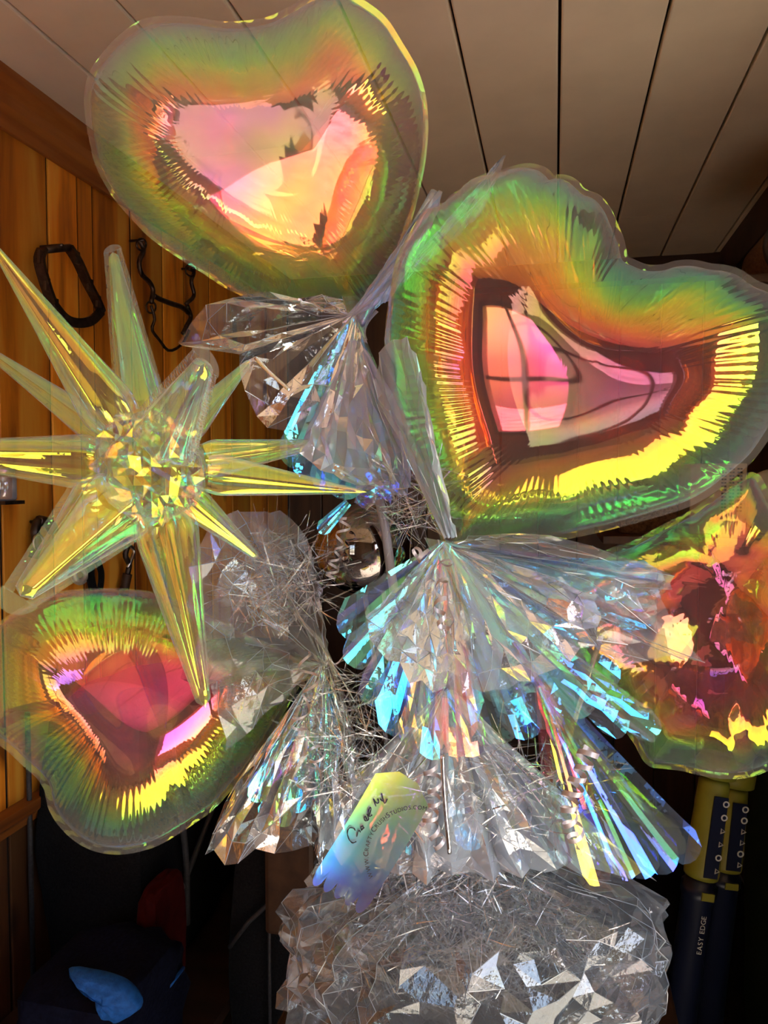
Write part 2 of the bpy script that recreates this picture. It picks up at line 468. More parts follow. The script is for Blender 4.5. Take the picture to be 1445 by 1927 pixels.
# wall behind the camera with a paned window at the left
WX0, WX1, WZ0, WZ1 = -1.10, -0.55, 1.0, 2.05
b = MB().box((XW, YF-0.1, 0), (WX0, YF, H)).box((WX1, YF-0.1, 0), (XD+0.1, YF, H))
b.box((WX0, YF-0.1, 0), (WX1, YF, WZ0)).box((WX0, YF-0.1, WZ1), (WX1, YF, H))
struct(b.build('wall_front', PLASTER))
wn = bare('window_1')
b = MB()
for q in (WX0, WX1): b.box((q-0.03, YF-0.1, WZ0-0.03), (q+0.03, YF+0.02, WZ1+0.03))
for q in (WZ0, WZ1): b.box((WX0, YF-0.1, q-0.03), (WX1, YF+0.02, q+0.03))
b.build('window_frame', DARKWOOD, wn)
b = MB()
for i in range(1, 2):
    q = WX0 + (WX1-WX0)*i/2; b.box((q-0.012, YF-0.06, WZ0), (q+0.012, YF-0.03, WZ1))
for i in range(2, 3):
    q = WZ0 + (WZ1-WZ0)*i/4; b.box((WX0, YF-0.06, q-0.01), (WX1, YF-0.03, q+0.01))
b.build('muntin', DARKWOOD, wn)
# yard outside the doorway, seen only in reflections
struct(MB().box((-14, -16, -0.3), (16, 14, -0.1)).build('ground', GRASS))
t = thing('hedge', 'leafy autumn hedge outside the doorway', 'hedge', (7, 0, -.1))
b = MB()
for i in range(60):
    yy = -9 + i*.28
    rows = []
    hh = 1.5 + .9*noise.noise((i*.21, 3, 1)) + .5*noise.noise((i*.7, 8, 2))
    c_ = Vector((6.6 + .6*rnd.random(), yy, hh*.5))
    for a_ in range(9):
        ph = math.pi*a_/8; row = []
        for k in range(13):
            th = 2*math.pi*(k % 12)/12
            d = Vector((math.sin(ph)*math.cos(th), math.sin(ph)*math.sin(th), math.cos(ph)))
            r = 1 + .35*noise.noise(d*2.5 + Vector((i, 0, 0)))
            row.append(c_ + Vector((d.x*.6*r, d.y*.5*r, d.z*hh*.62*r)))
        rows.append(row)
    b.grid(rows)
o = b.build('foliage', LEAF, t); o['kind'] = 'stuff'
# daylight portals: they only guide sampling of the sky through the two openings
for nm, loc, rot, sx, sy in (('doorway_portal', (XD+0.13, (DR0+DR1)/2, DZ/2), (0, R(90), 0), DZ, DR1-DR0),
                             ('window_portal', ((WX0+WX1)/2, YF-0.12, (WZ0+WZ1)/2), (R(90), 0, 0), WX1-WX0, WZ1-WZ0)):
    l = bpy.data.lights.new(nm, 'AREA'); l.shape = 'RECTANGLE'; l.size = sx; l.size_y = sy
    l.cycles.is_portal = True
    o = bpy.data.objects.new(nm, l); COL.objects.link(o); o.location = loc
    d = Vector((-1, 0, 0)) if 'door' in nm else Vector((0, 1, 0))
    o.rotation_euler = d.to_track_quat('-Z', 'Y').to_euler()
    if 'door' in nm: l.size, l.size_y = DR1-DR0, DZ

t = thing('darkening_mat', 'black mat added to darken the far floor', 'mat', (-.2, 2.2, 0))  # dark layer added over the sunlit floor so it reads as shade
MB().box((XW+.50, .75, .002), (XR-.01, YB-.01, .014)).build('sheet', BLACK, t, bevel=.003)
t = thing('shade_cabinet', 'unseen dark cabinet added at the right to shade the poles and lower gear', 'cabinet', (.82, .84, 0))  # added out of view to block doorway light from the poles and lower gear
MB().box((.46, .64, .0), (1.2, 1.03, 1.02)).build('carcass', DARKWOOD_Z, t, bevel=.003)
MB().box((.43, .61, 1.02), (1.22, 1.04, 1.06)).build('worktop', DARKWOOD, t, bevel=.004)
for x0 in (.48, .84):
    o = MB().box((x0, .622, .06), (x0+.34, .64, .98)).build('door', DARKWOOD_Z, t, bevel=.003)
    MB().tube([(x0+.3, .622, .6), (x0+.3, .60, .6), (x0+.3, .60, .48), (x0+.3, .622, .48)], .006, 8).build('handle', IRON, o, smooth=True)

# ------------------------------------------------------------------ balloons
def conv(pts, ox, oy, s): return [(ox + x/s, oy + y/s) for x, y in pts]

TOPC = conv([(620,114),(750,97),(850,52),(940,2),(1040,-16),(1130,28),(1210,92),(1275,190),(1332,290),(1365,400),(1373,520),(1363,640),(1340,760),(1308,880),(1262,1000),(1205,1110),(1150,1190),(1105,1235),
             (1040,1232),(960,1226),(850,1215),(720,1188),(600,1140),(500,1075),(400,1012),(300,940),(230,870),(160,790),(110,710),(80,640),(62,560),(48,480),(42,390),(62,305),(110,235),(175,165),(260,106),(350,92),(450,97),(540,110)], 150, 0, 2.125)
RIGHTC = conv([(912,385),(895,320),(868,255),(848,210),(812,168),(778,157),(752,135),(718,106),(682,99),(655,104),(622,72),(570,58),(520,66),(470,84),(420,92),(370,114),(328,150),(292,172),(275,198),(228,208),(180,255),(150,310),(115,380),(93,470),(76,560),(66,680),(74,800),(90,900),(112,1000),(142,1090),(180,1190),(225,1290),(262,1380),(285,1425),
               (340,1420),(430,1412),(550,1404),(700,1385),(850,1352),(1000,1312),(1130,1272),(1210,1232),(1290,1172),(1370,1102),(1430,1020),(1480,940),(1520,850),(1545,750),(1535,650),(1505,570),(1450,512),(1400,490),(1370,472),(1330,445),(1280,430),(1230,425),(1170,412),(1110,414),(1060,428),(1000,428),(950,410)], 700, 290, 1.9396)
LOWC = conv([(0,252),(60,203),(130,160),(200,125),(290,100),(400,90),(500,88),(600,92),(700,106),(800,138),(900,185),(1000,238),(1100,290),(1200,335),(1290,375),(1350,420),
             (1335,500),(1285,590),(1205,720),(1130,840),(1050,940),(960,1040),(880,1100),(800,1152),(700,1208),(600,1236),(520,1242),(430,1225),(350,1180),(290,1120),(252,1060),(236,1005),(226,960),(185,900),(120,842),(60,785),(0,738),(-45,680),(-72,600),(-82,500),(-72,400),(-42,315)], 0, 1080, 2.4083)
CRUSHC = conv([(1290,122),(1180,172),(1060,262),(940,345),(800,415),(600,522),(480,560),(380,610),(250,690),(190,800),(200,950),(250,1100),(330,1250),(420,1400),(520,1520),(620,1650),(690,1770),(760,1787),(880,1802),(1000,1830),(1120,1846),(1250,1840),(1383,1790),(1500,1700),(1600,1550),(1660,1400),(1700,1000),(1650,600),(1520,380),(1400,300),(1340,190)], 1000, 860, 3.108)

def pillow(t, outline, cpx, d0, nrm, thick, m, N=720, RN=34, ripple=0.0011, kr=130, pucker=0.003, kp=20, seam=0.007, seed=1, creases=0.0, profile=0.5, smooth=True):
    """Two inflated film panels sealed along one outline."""
    rg = np.random.RandomState(seed)
    c = P(cpx[0], cpx[1], d0)
    n = Vector(nrm).normalized()
    ex = (RT - n * RT.dot(n)).normalized(); ey = n.cross(ex)
    if ey.dot(UP) < 0: ey = -ey
    def hit(q):
        r = ray(*q); k = (c - CAM).dot(n) / r.dot(n)
        p = CAM + r * k - c
        return (p.dot(ex), p.dot(ey), 0)
    dense = np.array([tuple(p) for p in spline([hit(q) for q in outline], 4000, True)])[:, :2]
    seg = np.linalg.norm(np.roll(dense, -1, 0) - dense, axis=1)
    cum = np.concatenate([[0], np.cumsum(seg)]); per = cum[-1]
    def res(k):
        s = np.linspace(0, per, k, endpoint=False)
        dd = np.vstack([dense, dense[:1]])
        return np.stack([np.interp(s, cum, dd[:, 0]), np.interp(s, cum, dd[:, 1])], 1)
    B = res(2200); O = res(N)
    rr = np.sin(np.linspace(0, 1, RN + 1)[1:] * np.pi / 2) ; rr[-1] = 1.0
    ds = per / len(B)
    ang = np.linspace(0, 2*np.pi, N, endpoint=False)
    nzl = sum(rg.uniform(-1, 1) * np.sin(k*ang + rg.uniform(0, 6.3)) for k in range(1, 9)) / 2.5
    nzh = np.array([noise.noise((math.cos(a)*9+seed, math.sin(a)*9, seed*3.1)) for a in ang])
    ph1 = ang * kr + 2.0*nzl; ph2 = ang * kp + 3.0 * nzl
    hs, xs = [], []
    for r in rr:
        Q = O * r
        d2 = ((Q[:, None, :] - B[None]) ** 2).sum(2) + 1e-9
        hs.append(np.sqrt(2.0 / ((1.0 / d2**1.5).sum(1) * ds)) if r < 0.999 else np.zeros(N))
    d2 = (B**2).sum(1); hc = math.sqrt(2.0 / ((1/d2**1.5).sum() * ds))
    hs = np.array(hs); dm = max(hs.max(), hc)
    xs = hs / dm
    base = np.power(np.clip(1 - (1 - xs)**2, 0, 1), profile)
    fade = np.clip((1-xs)*2.2-0.25, 0, 1)**2 * np.clip((rr[:, None]-0.35)/0.3, 0, 1)
    wv = np.exp(-xs/0.38) * np.clip(xs/0.06, 0, 1) * fade
    wp = np.exp(-xs/0.40) * np.clip(xs/0.10, 0, 1) * fade
    amp = np.clip(0.55 + 0.9*nzh, 0.05, 1.3)
    def side(sg, name):
        h = thick * base + (ripple * amp * np.sin(ph1 + (1.7 if sg < 0 else 0)))[None] * wv + (pucker * np.sin(ph2 + sg))[None] * wp
        if creases:
            cr = np.zeros_like(h)
            for _ in range(9):                       # straight folds of slack film
                a = rg.uniform(0, np.pi); q = rg.uniform(-0.12, 0.12, 2)
                L_ = (O[None, :, 0]*rr[:, None]-q[0])*math.cos(a) + (O[None, :, 1]*rr[:, None]-q[1])*math.sin(a)
                cr -= np.abs(((L_/rg.uniform(0.12, 0.3)) % 1.0) - 0.5) * rg.uniform(0.3, 1)
            cr -= cr.mean()
            h = h + creases * cr * np.clip(xs*4, 0, 1)
        h[-1] = 0
        hc_ = thick + (creases*0.0)
        X = O[None]*rr[:, None, None]
        E = np.array(ex); F = np.array(ey); G = np.array(n) * sg
        V = np.array(c) + X[..., :1]*E + X[..., 1:]*F + h[..., None]*G
        v = [tuple(np.array(c) + (h[0].mean())*G)] + [tuple(p) for p in V.reshape(-1, 3)]
        f = [(0, 1+i, 1+(i+1) % N) for i in range(N)]
        for k in range(RN-1):
            a = 1 + k*N; b_ = a + N
            f += [(a+i, b_+i, b_+(i+1) % N, a+(i+1) % N) for i in range(N)]
        return MB().add(v, f).build(name, m, t, smooth=smooth)
    fr = side(1 if n.dot(FW) < 0 else -1, 'front_panel')
    bk = side(-1 if n.dot(FW) < 0 else 1, 'back_panel')
    # sealed rim: a flat welded strip, slightly wavy
    Mn = 360
    O2 = res(Mn); tn = np.roll(O2, -1, 0) - np.roll(O2, 1, 0); tn /= np.linalg.norm(tn, axis=1)[:, None] + 1e-9
    nr = np.stack([tn[:, 1], -tn[:, 0]], 1)
    if (nr * O2).sum() < 0: nr = -nr
    rows = []
    for q, z in ((-0.001, 0), (0.45, 1), (1.0, -0.6)):
        row = []
        for i in range(Mn + 1):
            j = i % Mn
            p = O2[j] + nr[j]*seam*q
            row.append(c + ex*p[0] + ey*p[1] + n * (0.0009*z*noise.noise((j*.33, seed*2.1, .5))))
        rows.append(row)
    MB().grid(rows).build('seam', FILM_SEAM, t, smooth=True)
    return c, ex, ey, n

BASE = P(850, 1905, 0.93)                         # where the sticks stand in the basket
def stick(t, a, b, r=0.0032, m=None):
    k = [Vector(a).lerp(Vector(b), i/6) for i in range(7)]
    MB().tube(k, r, 8).build('stick', m or TUBECLEAR, t, smooth=True)

def neck(t, c, dirn, r0, L_, m, seed=0):
    """The gathered filling tail under a balloon."""
    a = Vector(dirn).normalized(); e = a.orthogonal().normalized(); g = a.cross(e)
    rows = []
    for i in range(9):
        u = i/8; r = r0*(1-0.75*math.sin(u*math.pi*0.6)) + 0.006*u
        rows.append([c + a*L_*u + (r*(1+0.35*math.sin(5*th+seed)))*(math.cos(th)*e + 0.5*math.sin(th)*g) for th in [2*math.pi*k/30 for k in range(31)]])
    MB().grid(rows).build('neck', m, t, smooth=True)

vw = (CAM - P(480, 290, 0.95)).normalized()
t = thing('heart_balloon', 'clear rainbow heart balloon highest in the bouquet, up against the ceiling planks', 'balloon', BASE, 'foil heart balloons')
pillow(t, TOPC, (480, 300), 0.95, vw + 0.10*RT - 0.25*UP, 0.125, FILM_TOP, seed=3, ripple=0.0017, profile=0.6)
neck(t, P(668, 572, 0.95), P(670, 640, 0.94) - P(668, 572, 0.95), 0.03, 0.05, FILM_SEAM)
stick(t, P(670, 585, 0.95), P(800, 1905, 0.93))

t = thing('heart_balloon', 'scalloped pink and yellow heart balloon tilted to the right, largest and frontmost', 'balloon', P(880, 1905, 0.93), 'foil heart balloons')
vw = (CAM - P(1100, 690, 0.8)).normalized()
pillow(t, RIGHTC, (1090, 720), 0.80, vw - 0.12*RT + 0.06*UP, 0.115, FILM_RIGHT, seed=8, ripple=0.0015, profile=0.6, pucker=0.0045, kp=15)
neck(t, P(846, 1020, 0.80), P(835, 1080, 0.80) - P(846, 1020, 0.80), 0.025, 0.04, FILM_SEAM)
stick(t, P(842, 1030, 0.80), P(880, 1905, 0.93))

t = thing('heart_balloon', 'copper and magenta heart balloon lying sideways below the spiky balloon', 'balloon', P(820, 1905, 0.95), 'foil heart balloons')
vw = (CAM - P(250, 1350, 0.92)).normalized()
pillow(t, LOWC, (235, 1330), 0.92, vw + 0.15*UP + 0.05*RT, 0.125, FILM_LOW, seed=12, ripple=0.0016, profile=0.6)
neck(t, P(552, 1262, 0.92), P(600, 1262, 0.92) - P(552, 1262, 0.92), 0.02, 0.04, FILM_SEAM)
stick(t, P(560, 1262, 0.92), P(820, 1905, 0.95))

t = thing('foil_balloon', 'slack creased iridescent balloon half cut off under the tilted heart', 'balloon', P(910, 1905, 0.95))
vw = (CAM - P(1350, 1150, 0.88)).normalized()
pillow(t, CRUSHC, (1370, 1110), 0.88, vw - 0.1*RT, 0.07, FILM_CRUSH, N=360, RN=30, seed=5, ripple=0.0006, pucker=0.006, kp=9, creases=0.03, profile=0.7)
stick(t, P(1130, 1200, 0.88), P(910, 1905, 0.95))

# spiky star balloon
STC = P(285, 880, 0.74)
t = thing('starburst_balloon', 'spiky iridescent starburst balloon with long pointed cones at the left', 'balloon', P(780, 1905, 0.93))
# tip pixel, tip depth, half width at the base in px, tip half width px, flange?, base pull
SPK = [((-20, 452), 0.70, 52, 5, 0), ((212, 474), 0.86, 46, 9, 1), ((385, 684), 0.60, 62, 19, 2), ((472, 678), 0.86, 34, 6, 0),
       ((590, 836), 0.86, 40, 10, 0), ((690, 926), 0.77, 42, 3, 0), ((486, 1050), 0.80, 36, 7, 0), ((386, 1332), 0.66, 60, 12, 0),
       ((38, 1122), 0.62, 74, 18, 2), ((-90, 852), 0.71, 50, 26, 0), ((-30, 655), 0.80, 36, 8, 0), ((290, 868), 0.58, 44, 14, 0)]
for q, (tp, td, wb_, wt, fl) in enumerate(SPK[:-1]):
    tip = P(tp[0], tp[1], td)
    ax = (tip - STC).normalized()
    Ls = (tip - STC).length
    b0 = STC + ax * min(0.055, Ls*0.28)
    rb, rt = wb_ * 0.74 / FPX, wt * td / FPX
    e = ax.cross(FW).normalized(); g = ax.cross(e)
    rows = []; flg = [[], []]
    nL = 26
    for i in range(nL + 1):
        u = i / nL
        r = rb + (rt - rb)*u
        if u < 0.12: r *= 0.78 + 0.22*math.sin(u/0.12*math.pi/2)
        cap = 1.0
        if u > 0.97: cap = max(0.02, math.sqrt(max(0, 1 - ((u-0.97)/0.03)**2)))
        c0 = b0.lerp(tip, u)
        row = []
        for k in range(41):
            th = 2*math.pi*k/40
            fold = 1 + 0.12*(1-u)**0.8*math.sin(6*th + q + u) + 0.05*math.sin(11*th + 2*q - u) * (1-u)**.5
            row.append(c0 + r*cap*fold*(math.cos(th)*e + 0.85*math.sin(th)*g))
        rows.append(row)
    sp = MB().grid(rows).build('spike', FILM_STAR, t, smooth=True)
    if fl:
        b = MB()
        for sgn in (-1, 1):
            g3 = []
            for w_, z in ((0.90, 0), (1.10, 1), (1.18, -1), (1.30, 0.4)):
                rw = []
                for i in range(61):
                    u = 0.06 + 0.95*i/60
                    r = rb + (rt - rb)*min(u, 1)
                    ww = r*1.0 + (w_-0.96)*rb*0.62 
                    rw.append(b0.lerp(tip, u) + e*sgn*ww + g*(0.0013*z*noise.noise((i*.55, q*3.1, w_))))
                g3.append(rw)
            b.grid(g3)
        # the round end of the flat seam
        g3 = []
        for w_ in (0.02, 0.6, 1.0):
            rw = []
            for i in range(17):
                th = math.pi*i/16
                rw.append(b0.lerp(tip, 1.0) + (rt + 0.24*rb)*w_*(math.cos(th)*e + math.sin(th)*ax))
            g3.append(rw)
        b.grid(g3)
        b.build('seam', FILM_SEAM, sp, smooth=False)
# crinkled hub
b = MB(); rows = []
for i in range(19):
    ph = math.pi*i/18; row = []
    for k in range(37):
        th = 2*math.pi*(k % 36)/36
        d = Vector((math.sin(ph)*math.cos(th), math.sin(ph)*math.sin(th), math.cos(ph)))
        r = 0.052*(1 + 0.22*noise.noise(d*3.1) + 0.16*noise.noise(d*8.3))
        row.append(STC + d*r)
    rows.append(row)
b.grid(rows).build('hub', FILM_STAR, t)
MB().tube(spline([STC, P(400, 960, .88), P(560, 1160, .93), P(640, 1300, .94), P(780, 1905, .93)], 24), .003, 8).build('stick', TUBECLEAR, t, smooth=True)

# dark mirror ball in the middle of the bouquet
t = thing('mirror_balloon', 'small dark mirror ball showing the window, deep in the middle of the bouquet', 'balloon', P(800, 1905, 0.99))
BC = P(686, 1032, 0.93)
DARKCH = mat('dark_chrome', (0.23, 0.20, 0.19), 0.05, metal=1.0)
rows = []
for i in range(33):
    ph = math.pi*i/32
    rows.append([BC + 0.062*Vector((math.sin(ph)*math.cos(2*math.pi*k/64), math.sin(ph)*math.sin(2*math.pi*k/64), math.cos(ph)*0.94)) for k in range(65)])
MB().grid(rows).build('ball', DARKCH, t, smooth=True)
stick(t, BC - Vector((0, 0, 0.055)), P(800, 1905, 0.99))

# ------------------------------------------------------------------ fringe skirts of iridescent film
def strip(t, a, b, w0, w1, m, roll=0.0, sag=0.0, crk=0.0025, pl=3, seed=0, name='streamer', round_end=True):
    """One streamer of film with lengthwise pleats and a rounded end."""
    a, b = Vector(a), Vector(b)
    ax = (b - a); L_ = ax.length; ax.normalize()
    e = ax.cross(FW).normalized(); g = ax.cross(e).normalized()
    e, g = (e*math.cos(roll) + g*math.sin(roll)), (g*math.cos(roll) - e*math.sin(roll))
    nL, nW = 16, 7
    rows = []
    for i in range(nL + 1):
        u = i/nL
        wd = w0 + (w1 - w0)*u**0.8
        row = []
        for j in range(nW):
            s = j/(nW-1)*2 - 1
            uu = u
            if round_end:
                uu = u * (1 - (1 - math.sqrt(max(0, 1 - min(1, abs(s))**2))) * (w1*0.95/L_) * u**6)
            q = a.lerp(b, uu)
            z = 0.26*wd*math.sin(pl*s*1.5 + seed) * (0.4+0.6*(1-u)) + crk*noise.noise((u*L_*22+seed*7.3, s*1.6, seed*1.7))
            row.append(q + e*wd*s + g*z + Vector((0, 0, -sag*u*(1-u)*4*L_)))
        rows.append(row)
    return MB().grid(rows).build(name, m, t)

def skirt(name, label, tie, ends, m, w0, w1, seed, group='film fringe collars', alt=None, dj=0.02, crk=.0025, alt_from=0):
    r = random.Random(seed)
    t = thing(name, label, 'fringe', tie, group)
    for i, (x_, y_, d_, *sp_) in enumerate(ends):
        mm = alt if (alt and r.random() < 0.4 and i >= alt_from) else m
        if sp_: mm = sp_[0]
        strip(t, tie + Vector((r.uniform(-.004, .004), r.uniform(-.004, .004), 0)), P(x_, y_, d_ + r.uniform(-dj, dj)), w0, w1*r.uniform(0.8, 1.2), mm,
              roll=r.uniform(-0.8, 0.05), sag=r.uniform(-0.02, 0.03), pl=r.choice((1, 2, 3)), seed=seed*13 + i, crk=crk)
    return t

TIE1 = P(662, 596, 0.90)
skirt('film_fringe', 'lavender blue film collar hanging in a bell under the topmost heart', TIE1,
      [(545, 880, .88), (575, 905, .87), (610, 925, .86), (648, 940, .86), (690, 935, .85), (725, 940, .86), (752, 900, .87), (600, 860, .91), (660, 880, .92), (715, 870, .92), (555, 860, .92)],
      FILM_PALE, 0.004, 0.024, 3, alt=FILM_COOL)
TIE2 = P(836, 1024, 0.76)
skirt('film_fringe', 'cyan and rose film collar spreading wide under the tilted heart', TIE2,
      [(640, 1190, .70), (655, 1250, .70), (690, 1325, .70), (735, 1385, .69), (775, 1420, .68, FILM_ROSE), (815, 1430, .68), (860, 1425, .68, FILM_ROSE), (890, 1425, .675, FILM_ROSE), (950, 1400, .68), (1000, 1390, .69), (1050, 1370, .69), (1110, 1345, .70), (1180, 1380, .72), (1240, 1385, .74),
       (1100, 1230, .74), (1160, 1290, .74), (1020, 1300, .72), (960, 1320, .72), (880, 1370, .72), (790, 1370, .72), (720, 1300, .73), (1250, 1110, .74), (1235, 1160, .75)],
      FILM_PALE, 0.004, 0.024, 11, alt=FILM_COOL)
TIE3 = P(1020, 1290, 0.80)
skirt('film_fringe', 'bright blue and coral rounded film streamers beside the yellow tools', TIE3,
      [(1308, 1618, .74), (1265, 1640, .75), (1225, 1650, .75), (1190, 1655, .76), (1130, 1668, .74), (1090, 1640, .76), (1160, 1640, .78), (1060, 1630, .78), (1290, 1600, .78)],
      FILM_BLUE, 0.008, 0.018, 17, dj=0.008, alt=FILM_CRUSH, crk=.001, alt_from=3)
TIE4 = P(600, 1262, 0.88)
skirt('film_fringe', 'green and blue film streamers beside the sideways copper heart', TIE4,
      [(478, 1510, .86), (500, 1550, .85), (528, 1556, .84), (556, 1530, .84), (590, 1500, .85), (620, 1470, .86), (640, 1420, .87), (505, 1480, .9), (560, 1480, .9)],
      FILM_GREEN, 0.004, 0.017, 23, alt=FILM_COOL)
TIE5 = P(820, 1330, 0.84)
skirt('film_fringe', 'rose and gold film streamers deep behind the paper tag', TIE5,
      [(600, 1560, .86), (660, 1590, .86), (720, 1600, .84), (780, 1610, .84), (900, 1600, .84), (950, 1580, .84), (1000, 1560, .84), (870, 1560, .88), (940, 1530, .88)],
      FILM_CRUSH, 0.004, 0.022, 29, alt=FILM_PALE)

# ------------------------------------------------------------------ cellophane sheets
FOLD = cello('cellophane_fold', refl=0.20, haze=0.38, rough=0.15, bump=0.0, tint=(0.84, 0.92, 1.0))
def folds(rows, parent, r, n_long, n_short, rad=.0006, closed=False):
    """Doubled film along some of the creases: fine bright lines."""
    b = MB(); n, m = len(rows), len(rows[0])
    for _ in range(n_long):
        j = r.randrange(m); a = r.randrange(0, max(1, n//3)); z = r.randrange(min(n-1, a+3), n)
        pts = [rows[i][j] for i in range(a, z+1)]
        if len(pts) > 1: b.tube(pts, [rad*r.uniform(.4, 1.1) for _ in pts], 4)
    for _ in range(n_short):
        i = r.randrange(1, n-1); j = r.randrange(m-1); L_ = r.randrange(1, 4)
        di, dj = r.choice(((0, 1), (1, 1), (1, -1), (-1, 1)))
        pts = []
        for q in range(L_+1):
            ii, jj = i + di*q, j + dj*q
            if closed: jj %= m
            if 0 <= ii < n and 0 <= jj < m: pts.append(rows[ii][jj])
        if len(pts) > 1: b.tube(pts, [rad*r.uniform(.3, 1.0) for _ in pts], 4)
    o = b.build('fold', FOLD, parent)
    o['kind'] = 'stuff'
def sheet(name, label, tie, ends, m, nu=26, nv=9, pleat=0.014, jit=0.010, seed=0, kp=7, group='gathered cellophane sheets', tie_w=0.006):
    """Gathered cellophane: a fan of sharp folds from the tie out to a free edge."""
    r = random.Random(seed)
    E = spline([P(*q) for q in ends], nu)
    b = MB(); rows = []
    for i in range(nv + 1):
        u = (i/nv)**0.85; row = []
        for j in range(nu):
            s = j/(nu-1)
            a = tie + RT*((s-0.5)*2*tie_w) + Vector((r.uniform(-.002, .002),)*3)
            p = a.lerp(E[j], u)
            z = pleat*u*(2*abs((s*kp + seed*0.37) % 1 - 0.5)*2 - 1) + jit*u*noise.noise((s*9+seed*3, u*6, seed))*1.6
            jx = r.uniform(-1, 1)*jit*0.32*u; jy = r.uniform(-1, 1)*jit*0.32*u
            row.append(p - FW*(z + r.uniform(-1, 1)*jit*0.12*u) + RT*jx + UP*jy)
        rows.append(row)
    n, mm = len(rows), nu
    v = [p for row in rows for p in row]
    f = []
    for i in range(n-1):
        for j in range(mm-1):
            a, b_, c, d = i*mm+j, i*mm+j+1, (i+1)*mm+j+1, (i+1)*mm+j
            f += [(a, b_, c), (a, c, d)] if r.random() < 0.5 else [(a, b_, d), (b_, c, d)]
    o = MB().add(v, f).build(name, m)
    folds(rows, o, r, nu//2, nu*2)
    return tag(o, label, 'cellophane', group)

T1 = P(662, 592, 0.89)
sheet('cellophane_sheet', 'square edged clear cellophane flap at the foot of the topmost heart', T1,
      [(640, 560, .90), (520, 556, .88), (412, 566, .88), (335, 650, .9), (440, 668, .87), (455, 700, .88), (495, 800, .86), (600, 806, .86), (655, 770, .87), (690, 700, .86)], CELLO_THIN, nu=26, nv=7, seed=2, kp=9)
sheet('cellophane_sheet', 'narrow upright cellophane plume between the two upper hearts', T1,
      [(700, 560, .92), (770, 450, .93), (815, 365, .93), (830, 380, .92), (790, 470, .9), (735, 560, .9)], CELLO_THICK, nu=20, nv=18, seed=4, kp=5, pleat=0.008, jit=0.006)
sheet('cellophane_sheet', 'pointed cellophane tip rising behind the tilted heart', P(700, 580, .93),
      [(880, 400, 1.0), (930, 320, 1.0), (952, 292, 1.0), (935, 340, 1.0), (900, 410, 1.0)], CELLO, nu=14, nv=18, seed=5, kp=3, pleat=0.006, jit=0.004)
T2 = P(838, 1024, 0.765)
sheet('cellophane_sheet', 'milky cellophane fold running up the left edge of the tilted heart', P(850, 1010, .76),
      [(700, 720, .8), (720, 660, .78), (770, 640, .75), (800, 760, .72), (815, 880, .72)], CELLO_THICK, nu=18, nv=9, seed=6, kp=8)
sheet('cellophane_sheet', 'clear cellophane wing reaching right across the slack balloon', T2,
      [(900, 1010, .77), (1060, 1010, .76), (1200, 1060, .74), (1272, 1098, .73), (1240, 1130, .73), (1312, 1245, .75), (1250, 1230, .74), (1180, 1260, .74)], CELLO, nu=22, nv=8, seed=7, kp=9)
sheet('cellophane_sheet', 'wide milky cellophane apron in front, under the knot of the tilted heart', T2,
      [(690, 1160, .70), (720, 1230, .69), (800, 1290, .68), (880, 1300, .68), (960, 1290, .68), (1040, 1260, .69), (1130, 1200, .71), (1120, 1120, .72)], CELLO, nu=26, nv=8, seed=8, kp=13)
T4 = P(610, 1250, .86)
sheet('cellophane_sheet', 'puffed cellophane cloud beside the starburst, above the green streamers', T4,
      [(430, 1420, .84), (380, 1240, .82), (360, 1080, .82), (430, 970, .82), (520, 960, .84), (575, 1020, .86), (600, 1120, .86)], CELLO, nu=24, nv=9, seed=9, kp=10, pleat=0.02, jit=0.016)
sheet('cellophane_sheet', 'long clear cellophane points drooping over the dark bags', T4,
      [(470, 1440, .84), (390, 1600, .84), (470, 1612, .84), (590, 1600, .82), (600, 1655, .82), (650, 1560, .82), (680, 1450, .82)], CELLO_THIN, nu=24, nv=9, seed=10, kp=8, pleat=0.02)
T5 = P(840, 1300, .82)
sheet('cellophane_sheet', 'crumpled cellophane skirt around the stems behind the tag', T5,
      [(560, 1560, .86), (640, 1620, .84), (740, 1640, .82), (860, 1650, .80), (980, 1640, .80), (1100, 1640, .82), (1230, 1650, .84)], CELLO_THICK, nu=30, nv=8, seed=11, kp=12, pleat=0.02)
sheet('cellophane_sheet', 'bluish cellophane pleats hanging inside the lavender collar', P(668, 640, .88),
      [(560, 840, .86), (610, 890, .84), (690, 915, .84), (755, 930, .84), (775, 900, .82), (770, 800, .84)], CELLO_THICK, nu=18, nv=8, seed=12, kp=8)
t = thing('foil_tab', 'crumpled turquoise foil tab at the tip of the longest right starburst cone', 'foil', P(700, 925, .80), None)
r_ = random.Random(77); rows = []
for i in range(8):
    rows.append([P(668 + j*9 + r_.uniform(-2, 2), 905 + i*6*(1 + .25*math.sin(j*.9)) + r_.uniform(-2, 2), .79 + r_.uniform(-.006, .006)) for j in range(9)])
MB().grid(rows).build('foil', FILM_TURQ, t)
strip(t, P(655, 945, .80), P(600, 1002, .79), .004, .009, FILM_TURQ, roll=-.35, crk=.0008, seed=4, name='streamer')
strip(t, P(690, 915, .795), P(628, 880, .80), .004, .006, FILM_COOL, roll=-.35, crk=.002, seed=6, name='streamer', round_end=False)

